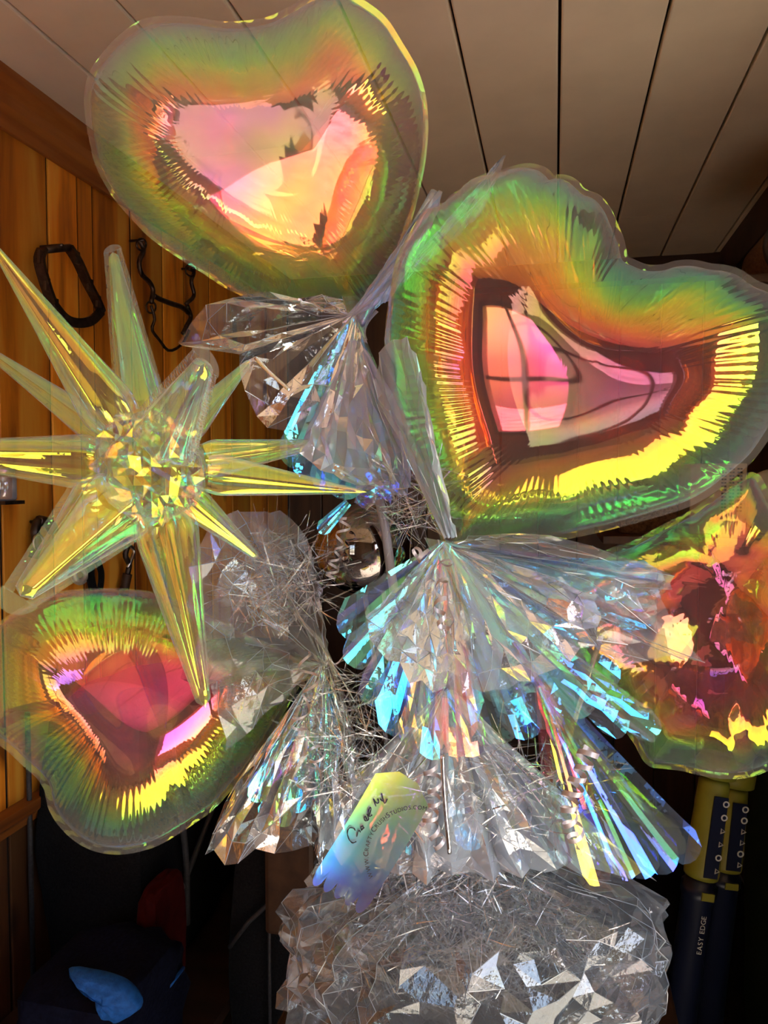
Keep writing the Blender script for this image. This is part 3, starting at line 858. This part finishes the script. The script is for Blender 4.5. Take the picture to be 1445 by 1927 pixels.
# the basket wrap at the bottom: a crumpled clear bag
BW = P(888, 1800, .90)
r_ = random.Random(31)
rows = []
nI, nK = 22, 54
SB = 0.90 / FPX
for i in range(nI + 1):
    v_ = i/nI
    row = []
    for k in range(nK):
        th = 2*math.pi*(k + r_.uniform(-.36, .36))/nK
        # profile from the gathered top to the base
        pr = np.interp(v_, [0, .1, .25, .45, .65, .85, 1.0], [40, 170, 320, 352, 335, 260, 190])
        zz = np.interp(v_, [0, .1, .25, .45, .65, .85, 1.0], [200, 178, 125, 20, -60, -150, -215])
        q3 = Vector((math.cos(th)*2.2, math.sin(th)*2.2, v_*3.2))
        j = sum(a_*(1 - 2.2*abs(noise.noise(q3*f_ + Vector((f_, 0, 0))))) for a_, f_ in ((40, 1.0), (22, 2.1), (9, 4.3)))*min(1, v_*4) - 25 + r_.uniform(-1, 1)*7*min(1, v_*4)
        rr = (pr + j + 14*math.sin(th*9+v_*2)*(1-v_))*SB
        row.append(BW + RT*rr*math.cos(th) - Vector((FW.x, FW.y, 0)).normalized()*rr*0.62*math.sin(th) + Vector((0, 0, zz*SB + r_.uniform(-.004, .004))))
    rows.append(row)
v = [p for row in rows for p in row]; f = []
for i in range(nI):
    for k in range(nK):
        l = (k+1) % nK
        a, b_, c, d = i*nK+k, i*nK+l, (i+1)*nK+l, (i+1)*nK+k
        f += [(a, b_, c), (a, c, d)] if r_.random() < .5 else [(a, b_, d), (b_, c, d)]
ZB = BW.z - 215*SB
o = MB().add(v, f).build('cellophane_wrap', cello('cellophane_wrap', refl=0.04, haze=0.13, bump=0.3, bscale=50))
folds(rows, o, r_, 26, 190, .0006, True)
tag(o, 'big crumpled clear cellophane wrap around the base of the bouquet', 'cellophane')

# clear shred: too many strands to count
r_ = random.Random(5)
def shred(label, cx, cy, d, rx, ry, rz, n, ln=(0.04, 0.12)):
    b = MB()
    for _ in range(n):
        while True:
            q = [r_.uniform(-1, 1) for _ in range(3)]
            if sum(c*c for c in q) < 1: break
        p = P(cx + q[0]*rx, cy + q[1]*ry, d + q[2]*rz)
        dr = Vector((r_.gauss(0, 1), r_.gauss(0, 1), r_.gauss(0, .8))).normalized()
        e = dr.orthogonal().normalized(); e = Matrix.Rotation(r_.uniform(0, 6.3), 3, dr) @ e
        L_ = r_.uniform(*ln); cv = r_.uniform(-.5, .5); wd = r_.uniform(.0003, .0010)
        rw = [[], []]
        for i in range(6):
            u = i/5 - .5
            c = p + dr*L_*u + e.cross(dr)*L_*cv*u*u
            tw = e*math.cos(u*2) + e.cross(dr)*math.sin(u*2)
            rw[0].append(c + tw*wd); rw[1].append(c - tw*wd)
        b.grid(rw)
    tag(b.build('cellophane_shred', SHRED), label, 'shred', 'clear cellophane shred', 'stuff')
shred('clear cellophane shred filling the crumpled wrap at the base', 890, 1780, .90, 300, 130, .12, 1300)
shred('clear cellophane shred frothing out of the top of the wrap', 860, 1650, .86, 170, 90, .07, 450)
shred('clear cellophane shred left of the mirror ball', 520, 1090, .86, 90, 100, .05, 350)
shred('clear cellophane shred above the mirror ball', 770, 930, .86, 60, 80, .05, 160)
shred('clear cellophane shred over the green streamers', 640, 1380, .84, 80, 150, .05, 250)
shred('clear cellophane shred behind the coral streamers', 920, 1480, .82, 220, 100, .05, 350)

# basket that carries the stems, standing on a small table below the picture
t = thing('basket', 'dark woven pot hidden inside the cellophane wrap', 'basket', (BW.x, BW.y, ZB))
MB().lathe((BW.x, BW.y, ZB), (0, 0, 1), [(0.002, .085), (0.01, .09), (.06, .10), (.105, .108), (.11, .112), (.115, .108), (.105, .10), (.02, .085)], 40).build('pot', BLACK, t, smooth=True)
TZ = ZB
t = thing('side_table', 'dark wooden table carrying the wrapped bouquet', 'table', (BW.x, BW.y, 0))
MB().box((BW.x-.26, BW.y-.22, TZ-.03), (BW.x+.26, BW.y+.24, TZ)).build('table_top', DARKWOOD, t, bevel=.004)
for sx in (-1, 1):
    for sy in (-1, 1):
        cx, cy = BW.x + sx*.22, BW.y + .01 + sy*.19
        MB().box((cx-.02, cy-.02, 0), (cx+.02, cy+.02, TZ-.03)).build('leg', DARKWOOD, t)

# ------------------------------------------------------------------ tag, sticks, ribbons
def glyphs(text, size, m, place, name, parent, caps=False):
    """Letters as one flat mesh; place(i, advance) gives origin, right and up for each letter."""
    b = MB(); adv = 0
    for ch in text:
        sz = size*(1.25 if ch.isupper() and caps else 1.0)
        if caps: ch = ch.upper()
        if ch == ' ':
            adv += size*0.4; continue
        cu = bpy.data.curves.new('glyph', 'FONT'); cu.body = ch; cu.size = sz
        ob = bpy.data.objects.new('glyph', cu); COL.objects.link(ob)
        dg = bpy.context.evaluated_depsgraph_get(); dg.update()
        me = bpy.data.meshes.new_from_object(ob.evaluated_get(dg))
        xs = [q.co.x for q in me.vertices]
        wd = max(xs) - min(xs); x0 = min(xs)
        o_, rt_, up_ = place(adv + wd/2)
        b.add([o_ + rt_*(q.co.x - x0 - wd/2) + up_*q.co.y for q in me.vertices], [tuple(p.vertices) for p in me.polygons])
        adv += wd + size*0.13
        bpy.data.objects.remove(ob); bpy.data.curves.remove(cu); bpy.data.meshes.remove(me)
    return b.build(name, m, parent), adv

TD = 0.665
t = thing('gift_tag', 'iridescent gift tag with scalloped end and black lettering', 'tag', P(700, 1590, TD))
a0, a1 = P(645, 1668, TD), P(768, 1462, TD + 0.01)
ax = (a1 - a0); TL = ax.length; ax.normalize()
nn = -FW; e = ax.cross(nn).normalized(); nn = e.cross(ax)
hw = 59*TD/FPX
rows = []
for i in range(31):
    row = []
    for j in range(41):
        s = j/40*2 - 1; u = i/30
        lo = -0.012*math.sqrt(abs(math.sin((s+1)/2*5*math.pi)))*1.0
        hi = TL * (1 - 0.16*max(0, abs(s)-0.35))
        y = lo + (hi - lo)*u
        row.append(a0 + ax*y + e*hw*s + nn*(0.006*math.sin(max(0, y)/TL*3.0) + 0.003*s*s))
    rows.append(row)
MB().grid(rows).build('card', FILM_TAG, t, smooth=True)
MB().tube([P(768, 1462, TD+.008), P(790, 1440, TD+.03), P(815, 1410, TD+.06), P(828, 1380, TD+.09)], .0009, 6).build('string', SILVER, t, smooth=True)
def on_tag(px, py):                              # on the card's bowed face
    r = ray(px, py); p = CAM
    h = 0.004
    for _ in range(6):
        k = (a0 + nn*h - CAM).dot(nn)/r.dot(nn); p = CAM + r*k
        h = 0.006*math.sin(max(0, min(1, (p-a0).dot(ax)/TL))*3.0) + 0.003*((p-a0).dot(e)/hw)**2 + 0.0014
    return p
def arc(cx, cy, r, a_start, sgn=1):
    sc = TD/FPX
    def pl(adv):
        th = a_start + sgn*adv/(r*sc)
        dx, dy = math.cos(th), math.sin(th)       # picture sense: y down
        o_ = on_tag(cx + r*dx, cy + r*dy)
        up_ = (RT*dx - UP*dy)
        rt_ = (RT*(-dy) - UP*dx)
        return o_, rt_, up_
    return pl
glyphs('www.CraftyCrushStudios.com', 0.0052, INK, arc(781, 1611, 88, R(153)), 'lettering', t, True)
# the handwritten word
def script(pts_list, name):
    b = MB()
    for pts in pts_list:
        q = spline([on_tag(x_, y_) for x_, y_ in pts], len(pts)*5)
        b.tube(q, [0.00035 + 0.00025*abs(math.sin(i*.5)) for i in range(len(q))], 5)
    return b.build(name, INK, t)
def tagpt(c): return [(555 + x_/4.817, 1420 + y_/4.817) for x_, y_ in c]
script([tagpt([(548,690),(530,668),(495,665),(476,705),(488,765),(520,800),(556,788)]),
        tagpt([(560,745),(572,700),(585,690),(592,705)]), tagpt([(600,690),(618,665),(612,645),(598,660),(606,680),(628,660)]),
        tagpt([(655,600),(640,560),(628,575),(640,600),(668,585),(655,540)]), tagpt([(668,560),(690,500),(680,480),(664,520),(676,560),(700,545)]),
        tagpt([(735,470),(712,400),(740,440),(760,430),(750,400)]), tagpt([(770,400),(800,420),(786,350),(812,440),(838,400)])], 'handwriting')

def tube_thing(name, label, cat, pts, r, m, group=None):
    o = MB().tube(spline(pts, 14), r, 10).build(name, m, smooth=True)
    return tag(o, label, cat, group)
tube_thing('balloon_stick', 'pale bluish plastic tube sticking up between the two upper hearts', 'stick', [P(818, 362, .95), P(740, 500, .94), P(676, 610, .92)], .0065, TUBECLEAR)
tube_thing('balloon_stick', 'grey upright tube crossing in front of the mirror ball', 'stick', [P(714, 940, .86), P(727, 1010, .86), P(738, 1090, .87), P(800, 1500, .90)], .0055, WHITEP)
tube_thing('balloon_stick', 'thin silvery tube lying in the flap left of the lavender collar', 'stick', [P(481, 674, .86), P(508, 702, .855), P(545, 734, .85)], .0022, SILVER)
tube_thing('balloon_stick', 'straight pale gold rod hanging behind the tag', 'stick', [P(832, 1420, .72), P(836, 1500, .72), P(846, 1606, .72)], .0022, SILVER)

def curl(label, pts, r, turns, wd, seed, m=SILVER):
    """A curled ribbon: a helix along a path."""
    q = spline([P(*p) for p in pts], turns*18)
    rows = [[], []]
    ph = seed
    for i, p in enumerate(q):
        tn = (q[min(i+1, len(q)-1)] - q[max(i-1, 0)]).normalized()
        a = tn.cross(FW).normalized(); b_ = tn.cross(a)
        ph += 2*math.pi/18 * (0.8 + 0.4*noise.noise((i*.05, seed, 0)))
        rr = r*(0.75 + 0.5*noise.noise((seed, i*.03, 2)))
        c = p + rr*(math.cos(ph)*a + math.sin(ph)*b_)
        rows[0].append(c - tn*wd); rows[1].append(c + tn*wd)
    o = MB().grid(rows).build('curled_ribbon', m, smooth=True)
    return tag(o, label, 'ribbon', 'curling ribbons')
RIB = mat('ribbon_silver', (0.50, 0.45, 0.48), 0.38, metal=0.45)
curl('silver curled ribbon beside the mirror ball', [(650, 975, .86), (640, 1020, .86), (628, 1060, .86), (622, 1090, .86)], .008, 6, .0016, 1, RIB)
curl('pink silver curled ribbon hanging from the knot of the tilted heart', [(838, 1040, .74), (832, 1090, .69), (828, 1140, .67), (835, 1190, .665)], .008, 6, .0022, 2, RIB)
curl('loose looped ribbon at the knot of the tilted heart', [(800, 1045, .72), (790, 1040, .72), (780, 1052, .72)], .009, 2, .0018, 3, RIB)
curl('bunched curled ribbon over the coral streamers', [(1110, 1410, .68), (1090, 1460, .675), (1070, 1520, .675), (1085, 1580, .68)], .011, 9, .0024, 4, RIB)
curl('long loose curled ribbon over the green streamers', [(570, 1230, .82), (585, 1300, .81), (560, 1370, .80), (600, 1420, .80), (575, 1480, .81)], .012, 7, .0016, 5, RIB)
curl('dark silver curled ribbon above the pale gold rod', [(810, 1440, .70), (818, 1500, .70), (810, 1550, .70), (830, 1590, .70)], .009, 7, .0020, 6, RIB)

# ------------------------------------------------------------------ tack on the panelled wall
def peg(t, p):
    MB().tube([Vector((XW, p.y, p.z)), Vector((p.x + .012, p.y, p.z))], .004, 8).build('nail', IRON, t, smooth=True)

t = thing('stirrup', 'dark metal stirrup hanging high on the pine wall', 'tack', W(92, 470, .03))
MB().tube([W(86, 470, .05), W(132, 466, .05)], .009, 12).build('top_bar', IRON, t, smooth=True)
def band(pts, hw_, th, dirn):
    b = MB(); q = spline(pts, 16); top, bot = [], []
    rows = [[], [], [], [], []]
    for i, p in enumerate(q):
        tn = (q[min(i+1, 15)] - q[max(i-1, 0)]).normalized()
        s_ = tn.cross(dirn).normalized(); g_ = s_.cross(tn)
        for k, (a_, c_) in enumerate(((-1, -1), (1, -1), (1, 1), (-1, 1), (-1, -1))):
            rows[k].append(p + s_*hw_*a_ + g_*th*c_)
    return b.grid(rows)
xa = Vector((1, 0, 0))
for pts in ([W(80, 468, .05), W(74, 490, .05), W(84, 530, .05), W(98, 568, .045), W(116, 592, .04)],
            [W(128, 464, .05), W(146, 492, .05), W(164, 532, .05), W(180, 562, .045), W(190, 585, .04)]):
    br = band(pts, .013, .0045, Vector((0, 1, 0.3))).build('branch', IRON, t)
    for u in (3, 8, 12):
        q = spline(pts, 16); MB().obox(q[u] + Vector((.004, 0, 0)), Vector((.004, 0, 0)), Vector((0, .009, 0)), Vector((0, 0, .016))).build('pad', LEATHER, br, bevel=.002)
band([W(112, 588, .04), W(130, 604, .045), W(152, 608, .05), W(174, 602, .045), W(192, 584, .04)], .012, .004, xa).build('tread', IRON, t)
peg(t, W(110, 462, .05))

t = thing('curb_bit', 'dark twisted curb bit hanging on the pine wall beside the starburst spikes', 'tack', W(265, 455, .03))
ln = lambda pts, r, nm='shank', m=IRON, n=18: MB().tube(spline(pts, n), r*1.35, 9).build(nm, m, t, smooth=True)
ln([W(262, 452, .03), W(270, 470, .035), W(262, 492, .04), W(266, 515, .04), W(282, 532, .04), W(288, 548, .04), W(284, 570, .04)], .0055)
ln([W(288, 556, .04), W(306, 565, .045), W(325, 572, .045), W(342, 578, .04), W(356, 590, .04)], .006, 'mouthpiece')
ln([W(355, 505, .035), W(365, 512, .035), W(360, 530, .04), W(365, 556, .04), W(350, 572, .04)], .005)
ln([W(352, 575, .04), W(359, 596, .04), W(352, 612, .04), W(344, 628, .035)], .0055)
ln([W(284, 575, .04), W(291, 600, .04), W(286, 620, .035), W(300, 640, .03), W(318, 660, .03), W(342, 648, .03), W(356, 622, .03)], .0035, 'curb_chain')
for cx, cy in ((284, 578), (266, 460), (358, 508)):
    MB().tube([W(cx + 9*math.cos(k*math.pi/10), cy + 11*math.sin(k*math.pi/10), .04) for k in range(20)], .003, 8, True).build('ring', IRON, t, smooth=True)
peg(t, W(264, 452, .035)); peg(t, W(360, 505, .035))

t = thing('snaffle_bit', 'short dark bit hanging on the wall behind the lower left cone', 'tack', W(75, 985, .03))
ln([W(72, 980, .03), W(66, 1000, .035), W(70, 1025, .035), W(62, 1050, .03)], .008)
ln([W(72, 980, .03), W(92, 985, .035), W(100, 1000, .035)], .010, 'mouthpiece')
MB().tube([W(72 + 9*math.cos(k*math.pi/10), 1020 + 14*math.sin(k*math.pi/10), .045) for k in range(20)], .003, 8, True).build('ring', STEEL, t, smooth=True)
peg(t, W(78, 982, .03))
t = thing('jointed_bit', 'shiny jointed bit on the wall right of the rope coil', 'tack', W(240, 1015, .03))
ln([W(228, 1012, .03), W(240, 1024, .04), W(236, 1045, .04), W(243, 1062, .04), W(240, 1080, .035)], .006, 'shank', IRON)
ln([W(240, 1024, .04), W(252, 1036, .045), W(246, 1056, .045), W(240, 1068, .04)], .004, 'link', STEEL)
ln([W(240, 1080, .035), W(236, 1098, .03), W(232, 1120, .03)], .010, 'strap', LEATHER)
peg(t, W(230, 1012, .03))
t = thing('rope_coil', 'small pale rope coil on the wall under the lower left cone', 'rope', W(150, 1082, .03))
for k in range(3):
    MB().tube([W(150 + (13-k*1.5)*math.cos(q*math.pi/12), 1082 + (15-k*2)*math.sin(q*math.pi/12), .015 + .012*k) for q in range(24)], .0062, 8, True).build('coil', SPOOL, t, smooth=True)
peg(t, W(150, 1068, .03))
t = thing('leather_strap', 'black leather strap loop hanging beside the rope coil', 'tack', W(180, 1040, .02))
band([W(176, 1040, .02), W(170, 1080, .03), W(178, 1130, .03), W(172, 1180, .02)], .014, .003, xa).build('strap', BLACK, t)
band([W(176, 1040, .02), W(190, 1075, .035), W(188, 1110, .035), W(178, 1150, .03)], .010, .003, xa).build('strap', BLACK, t)
peg(t, W(176, 1042, .02))
t = thing('glass_jar', 'small glass jar on a wall bracket at the picture edge, left of the starburst', 'jar', W(8, 945, .05))
jc = W(8, 942, .05)
MB().lathe(jc, (0, 0, 1), [(0, .022), (.004, .026), (.05, .026), (.058, .022)], 24).build('glass', TUBECLEAR, t, smooth=True)
MB().lathe(jc + Vector((0, 0, .058)), (0, 0, 1), [(0, .023), (.012, .023), (.013, .02)], 24).build('lid', STEEL, t, smooth=True)
MB().box((XW, jc.y-.03, jc.z-.008), (jc.x+.028, jc.y+.03, jc.z)).build('bracket', IRON, t)

# ------------------------------------------------------------------ dark gear under the wall
BZ = 0.26
t = thing('bench', 'low dark bench along the pine wall under the bags', 'bench', (XW + .2, 1.9, 0))
MB().box((XW+.004, 0.9, BZ-.03), (XW+.48, 3.1, BZ)).build('seat', DARKWOOD, t)
for y in (1.0, 3.0):
    for x_ in (XW+.05, XW+.42):
        MB().box((x_-.02, y-.02, 0), (x_+.02, y+.02, BZ-.03)).build('leg', DARKWOOD, t)

def bagmesh(lo, hi, seed, puff=.03):
    """A soft box with bulging faces."""
    b = MB(); n = 12
    lo, hi = Vector(lo), Vector(hi); c = (lo+hi)/2; hf = (hi-lo)/2
    def pt(d):
        m_ = max(abs(d.x), abs(d.y), abs(d.z)); q = d/m_
        l = Vector((q.x, q.y, q.z)); s = l.length
        k = 1.0/(s**0.55)
        p = Vector((l.x*k*hf.x, l.y*k*hf.y, l.z*k*hf.z))*1.18
        p = Vector((max(-hf.x, min(hf.x, p.x)), max(-hf.y, min(hf.y, p.y)), max(-hf.z, min(hf.z, p.z))))
        return c + p*(1 + puff*noise.noise(l*2.3 + Vector((seed, 0, 0))))
    for ax_ in range(3):
        for sg in (-1, 1):
            rows = []
            for i in range(n+1):
                row = []
                for j in range(n+1):
                    d = [0, 0, 0]; d[ax_] = sg; d[(ax_+1) % 3] = i/n*2-1; d[(ax_+2) % 3] = (j/n*2-1)
                    row.append(pt(Vector(d)))
                rows.append(row)
            b.grid(rows)
    return b
def bag(name, label, cat, lo, hi, m, seed, puff=.05):
    t = thing(name, label, cat, ((lo[0]+hi[0])/2, (lo[1]+hi[1])/2, lo[2]))
    bagmesh(lo, hi, seed, puff).build('body', m, t, smooth=True)
    return t
t = bag('duffel_bag', 'tall black nylon bag against the pine wall, beneath the copper heart', 'bag', (XW+.02, 1.50, BZ), (XW+.30, 2.02, .96), BLACK, 2)
MB().tube(spline([Vector((XW+.31, 1.62, .9)), Vector((XW+.33, 1.62, .75)), Vector((XW+.33, 1.66, .55)), Vector((XW+.31, 1.70, .35))], 12), .008, 8).build('strap', STRAPM, t, smooth=True)
MB().tube(spline([Vector((XW+.31, 1.98, .9)), Vector((XW+.33, 1.95, .75)), Vector((XW+.33, 1.80, .60)), Vector((XW+.31, 1.62, .42))], 12), .007, 8).build('strap', STRAPM, t, smooth=True)
MB().tube([Vector((XW+.02, 1.485, BZ+.02)), Vector((XW+.02, 1.485, .95))], .006, 8).build('piping', STRAPM, t, smooth=True)
t = bag('duffel_bag', 'black bag with a steel buckle, between the copper heart and the wrap', 'bag', (XW+.02, 2.05, BZ), (XW+.34, 2.55, .92), BLACK, 4)
for yy in (2.14, 2.36):
    s_ = MB().tube(spline([Vector((XW+.35, yy, .88)), Vector((XW+.37, yy, .7)), Vector((XW+.37, yy+.01, .5)), Vector((XW+.35, yy+.02, .3))], 12), .009, 8).build('strap', STRAPM, t, smooth=True)
    b = MB().box((XW+.372, yy-.018, .555), (XW+.38, yy+.026, .563)).box((XW+.372, yy-.018, .585), (XW+.38, yy+.026, .592)).box((XW+.372, yy-.018, .555), (XW+.38, yy-.012, .592)).box((XW+.372, yy+.02, .555), (XW+.38, yy+.026, .592))
    b.build('buckle', STEEL, s_)
t = bag('leather_case', 'dark red leather case on the bench before the black bag', 'case', (XW+.312, 1.455, BZ), (XW+.362, 1.60, .56), DKRED, 8)
t = bag('jacket_pile', 'navy folded jacket at the lower left corner', 'jacket', (XW+.22, 1.16, BZ), (XW+.45, 1.44, .52), NAVY, 10, .12)
MB().tube([Vector((XW+.45, 1.36, .44)), Vector((XW+.45, 1.42, .44))], .004, 6).build('piping', BLUE, t, smooth=True)
t = bag('suitcase', 'black case with grey seams on the floor between the bags and the wrap', 'suitcase', (-.735, 1.55, .014), (-.34, 1.95, .72), BLACK, 12, .02)
MB().tube([Vector((-.62, 1.535, .70)), Vector((-.62, 1.53, .4)), Vector((-.62, 1.535, .03))], .004, 8).build('seam', STRAPM, t, smooth=True)
MB().tube([Vector((-.72, 1.535, .42)), Vector((-.67, 1.53, .49)), Vector((-.56, 1.53, .60)), Vector((-.46, 1.535, .70))], .005, 8).build('strap', STRAPM, t, smooth=True)
o = MB().box((-.63, 1.522, .47), (-.51, 1.548, .71)).build('flap', LEATHER, t, bevel=.012); o['label'] = 'brown leather flap'
# blue cloth draped over the edge
c0 = P(205, 1868, 1.36)
t = thing('blue_cloth', 'crumpled bright blue cloth at the bottom left', 'cloth', c0 - Vector((0, 0, .06)))
rows = []
ol = [(130, 1822), (160, 1826), (200, 1834), (240, 1850), (268, 1880), (262, 1900), (235, 1915), (210, 1918), (190, 1896), (178, 1862), (150, 1838)]
ed = spline([P(x_, y_, 1.36) for x_, y_ in ol], 44, True)
for i in range(9):
    u = i/8
    rows.append([c0.lerp(p, u) - FW*(.035*math.sqrt(1-u*u) + .008*noise.noise((k*.35, u*4, 1))) for k, p in enumerate(ed + ed[:1])])
for i in range(1, 9):
    u = i/8
    rows.append([p.lerp(c0, u) + FW*(.03*math.sqrt(max(0, 1-(1-u)**2))) for k, p in enumerate(ed + ed[:1])])
MB().grid(rows).build('cloth', BLUE, t, smooth=True)

# ------------------------------------------------------------------ tools and boxes at the right
def pole(label, top, bot, rr, collar, text=None):
    t = thing('pole_tool', label, 'tool', bot, 'yellow collared poles')
    ax_ = (top - bot); L_ = ax_.length; ax_.normalize()
    MB().lathe(bot, ax_, [(0, rr*.8), (.01, rr), (L_*.745, rr), (L_*.75, rr*1.12), (L_*.772, rr*1.12), (L_*.775, rr*.95), (L_*.79, rr*.95)], 28).build('tube', TOOLNAVY, t, smooth=True)
    g = MB().lathe(bot, ax_, [(L_*.79, rr*1.05), (L_*.80, rr*1.1), (L_*.99, rr*.95), (L_, rr*.8)], 28).build('collar', YELLOW, t, smooth=True)
    b = MB().lathe(bot, ax_, [(L_, rr*.8), (L_+.004, rr*1.25), (L_+.03, rr*1.3), (L_+.045, rr*1.0)], 28).build('cap', YELLOW, t, smooth=True)
    s_ = ax_.cross(FW).normalized(); f_ = s_.cross(ax_).normalized()
    if f_.dot(FW) > 0: f_ = -f_
    if s_.dot(RT) < 0: s_ = -s_
    c = bot + ax_*L_*.885 + f_*rr*1.05
    MB().obox(c + s_*rr*.1, s_*rr*.45, ax_*L_*.085, f_*.0015).build('label_plate', TOOLNAVY, g)
    b = MB()
    for k in range(6):
        q = c + ax_*L_*(.072 - k*.028) + s_*rr*.42 + f_*.002
        n_ = 3 if k in (2, 3, 5) else 12
        ring = [q + (s_*math.cos(2*math.pi*i/n_) + ax_*math.sin(2*math.pi*i/n_))*rr*.17 for i in range(n_)]
        b.tube(ring, rr*.05, 5, True)
    b.build('symbol', PALEPRINT, g)
    b = MB().obox(bot + ax_*L_*.761 + f_*rr*1.12 + s_*rr*.1, s_*rr*.4, ax_*L_*.008, f_*.002)
    b.build('catch', YELLOW, t)
    if text:
        o_ = bot + ax_*L_*.64 + f_*rr*1.02
        glyphs(text, rr*.45, PALEPRINT, lambda adv: (o_ + ax_*adv + s_*rr*.25, ax_, -s_), 'lettering', t)
    return t
def stand(px, py, d, pxb):
    top = P(px, py, d); k = P(pxb, 1900, d)
    dr = (k - top); bot = top + dr*((0.002 - top.z)/dr.z)
    return top, bot
pole('navy pole tool with a yellow collar, white lettering running up its tube', *stand(1345, 1462, 1.45, 1282), .030, 0, 'EASY EDGE')
pole('navy pole tool with a yellow collar, standing right of the lettered one', *stand(1378, 1478, 1.60, 1330), .034, 0)
t = bag('canvas_bag', 'dark green canvas bag standing on the floor beside the yellow poles', 'bag', (0.50, 1.62, 0), (0.70, 2.1, .84), GREENB, 14)

def shelf(label, lo, hi):
    t = thing('wall_shelf', label, 'shelf', ((lo[0]+hi[0])/2, (lo[1]+hi[1])/2, lo[2]))
    MB().box(lo, hi).build('board', DARKWOOD_Z, t, bevel=.003)
    for y in (lo[1]+.05, hi[1]-.07):
        MB().add([(hi[0], y, lo[2]), (hi[0], y, lo[2]-.16), (lo[0]+.1, y, lo[2]), (hi[0], y+.02, lo[2]), (hi[0], y+.02, lo[2]-.16), (lo[0]+.1, y+.02, lo[2])],
                 [(0, 2, 1), (3, 4, 5), (0, 1, 4, 3), (1, 2, 5, 4), (2, 0, 3, 5)]).build('bracket', DARKWOOD, t)
shelf('dark shelf on the right wall under the cream carton', (.14, 2.28, 1.305), (XR, 2.75, 1.33))
shelf('small high dark shelf on the right wall under the rolled fleece', (.42, 1.85, 1.945), (XR, 2.2, 1.965))
t = thing('storage_box', 'cream carton with rows of dark print on the right wall shelf', 'box', (.47, 2.5, 1.33))
MB().box((.40, 2.40, 1.33), (.56, 2.62, 1.545)).build('carton', CARD, t, bevel=.004)
for c_ in range(3):
    b = MB()
    for k in range(13):
        for q in range(2):
            x_ = .488 + c_*.022 + q*.008; z_ = 1.40 + k*.0105
            b.box((x_, 2.398, z_), (x_+.006, 2.401, z_+.005))
    b = b.build('print', INK, t); b['kind'] = 'stuff'
t = thing('lamp_shade', 'round cream disc standing beside the cream carton, cut off by the picture edge', 'lamp', (.62, 2.35, 1.33))
MB().lathe((.645, 2.42, 1.43), Vector((-.25, -1, 0)), [(0, .098), (.012, .10), (.02, .096), (.022, .075), (.012, .06), (.012, .001)], 48).build('disc', CREAM, t, smooth=True)
MB().box((.60, 2.36, 1.33), (.68, 2.44, 1.336)).build('foot', CREAM, t)
t = bag('leather_boot', 'brown mottled leather roll on the right wall shelf left of the carton', 'leather', (.19, 2.36, 1.33), (.36, 2.5, 1.43), FUZZ, 21, .1)
t = thing('fleece_roll', 'brown rolled fleece high on the right wall, beside the tilted heart', 'blanket', (.56, 2.0, 1.965))
MB().lathe((.56, 1.86, 2.05), (0, 1, 0), [(0, .02), (0, .06), (.012, .08), (.3, .082), (.312, .06), (.312, .02)], 32).build('roll', FUZZ, t, smooth=True)
MB().lathe((.56, 1.92, 2.05), (0, 1, 0), [(0, .083), (.001, .086), (.02, .086), (.021, .083)], 32).build('strap', STRAPM, t, smooth=True)
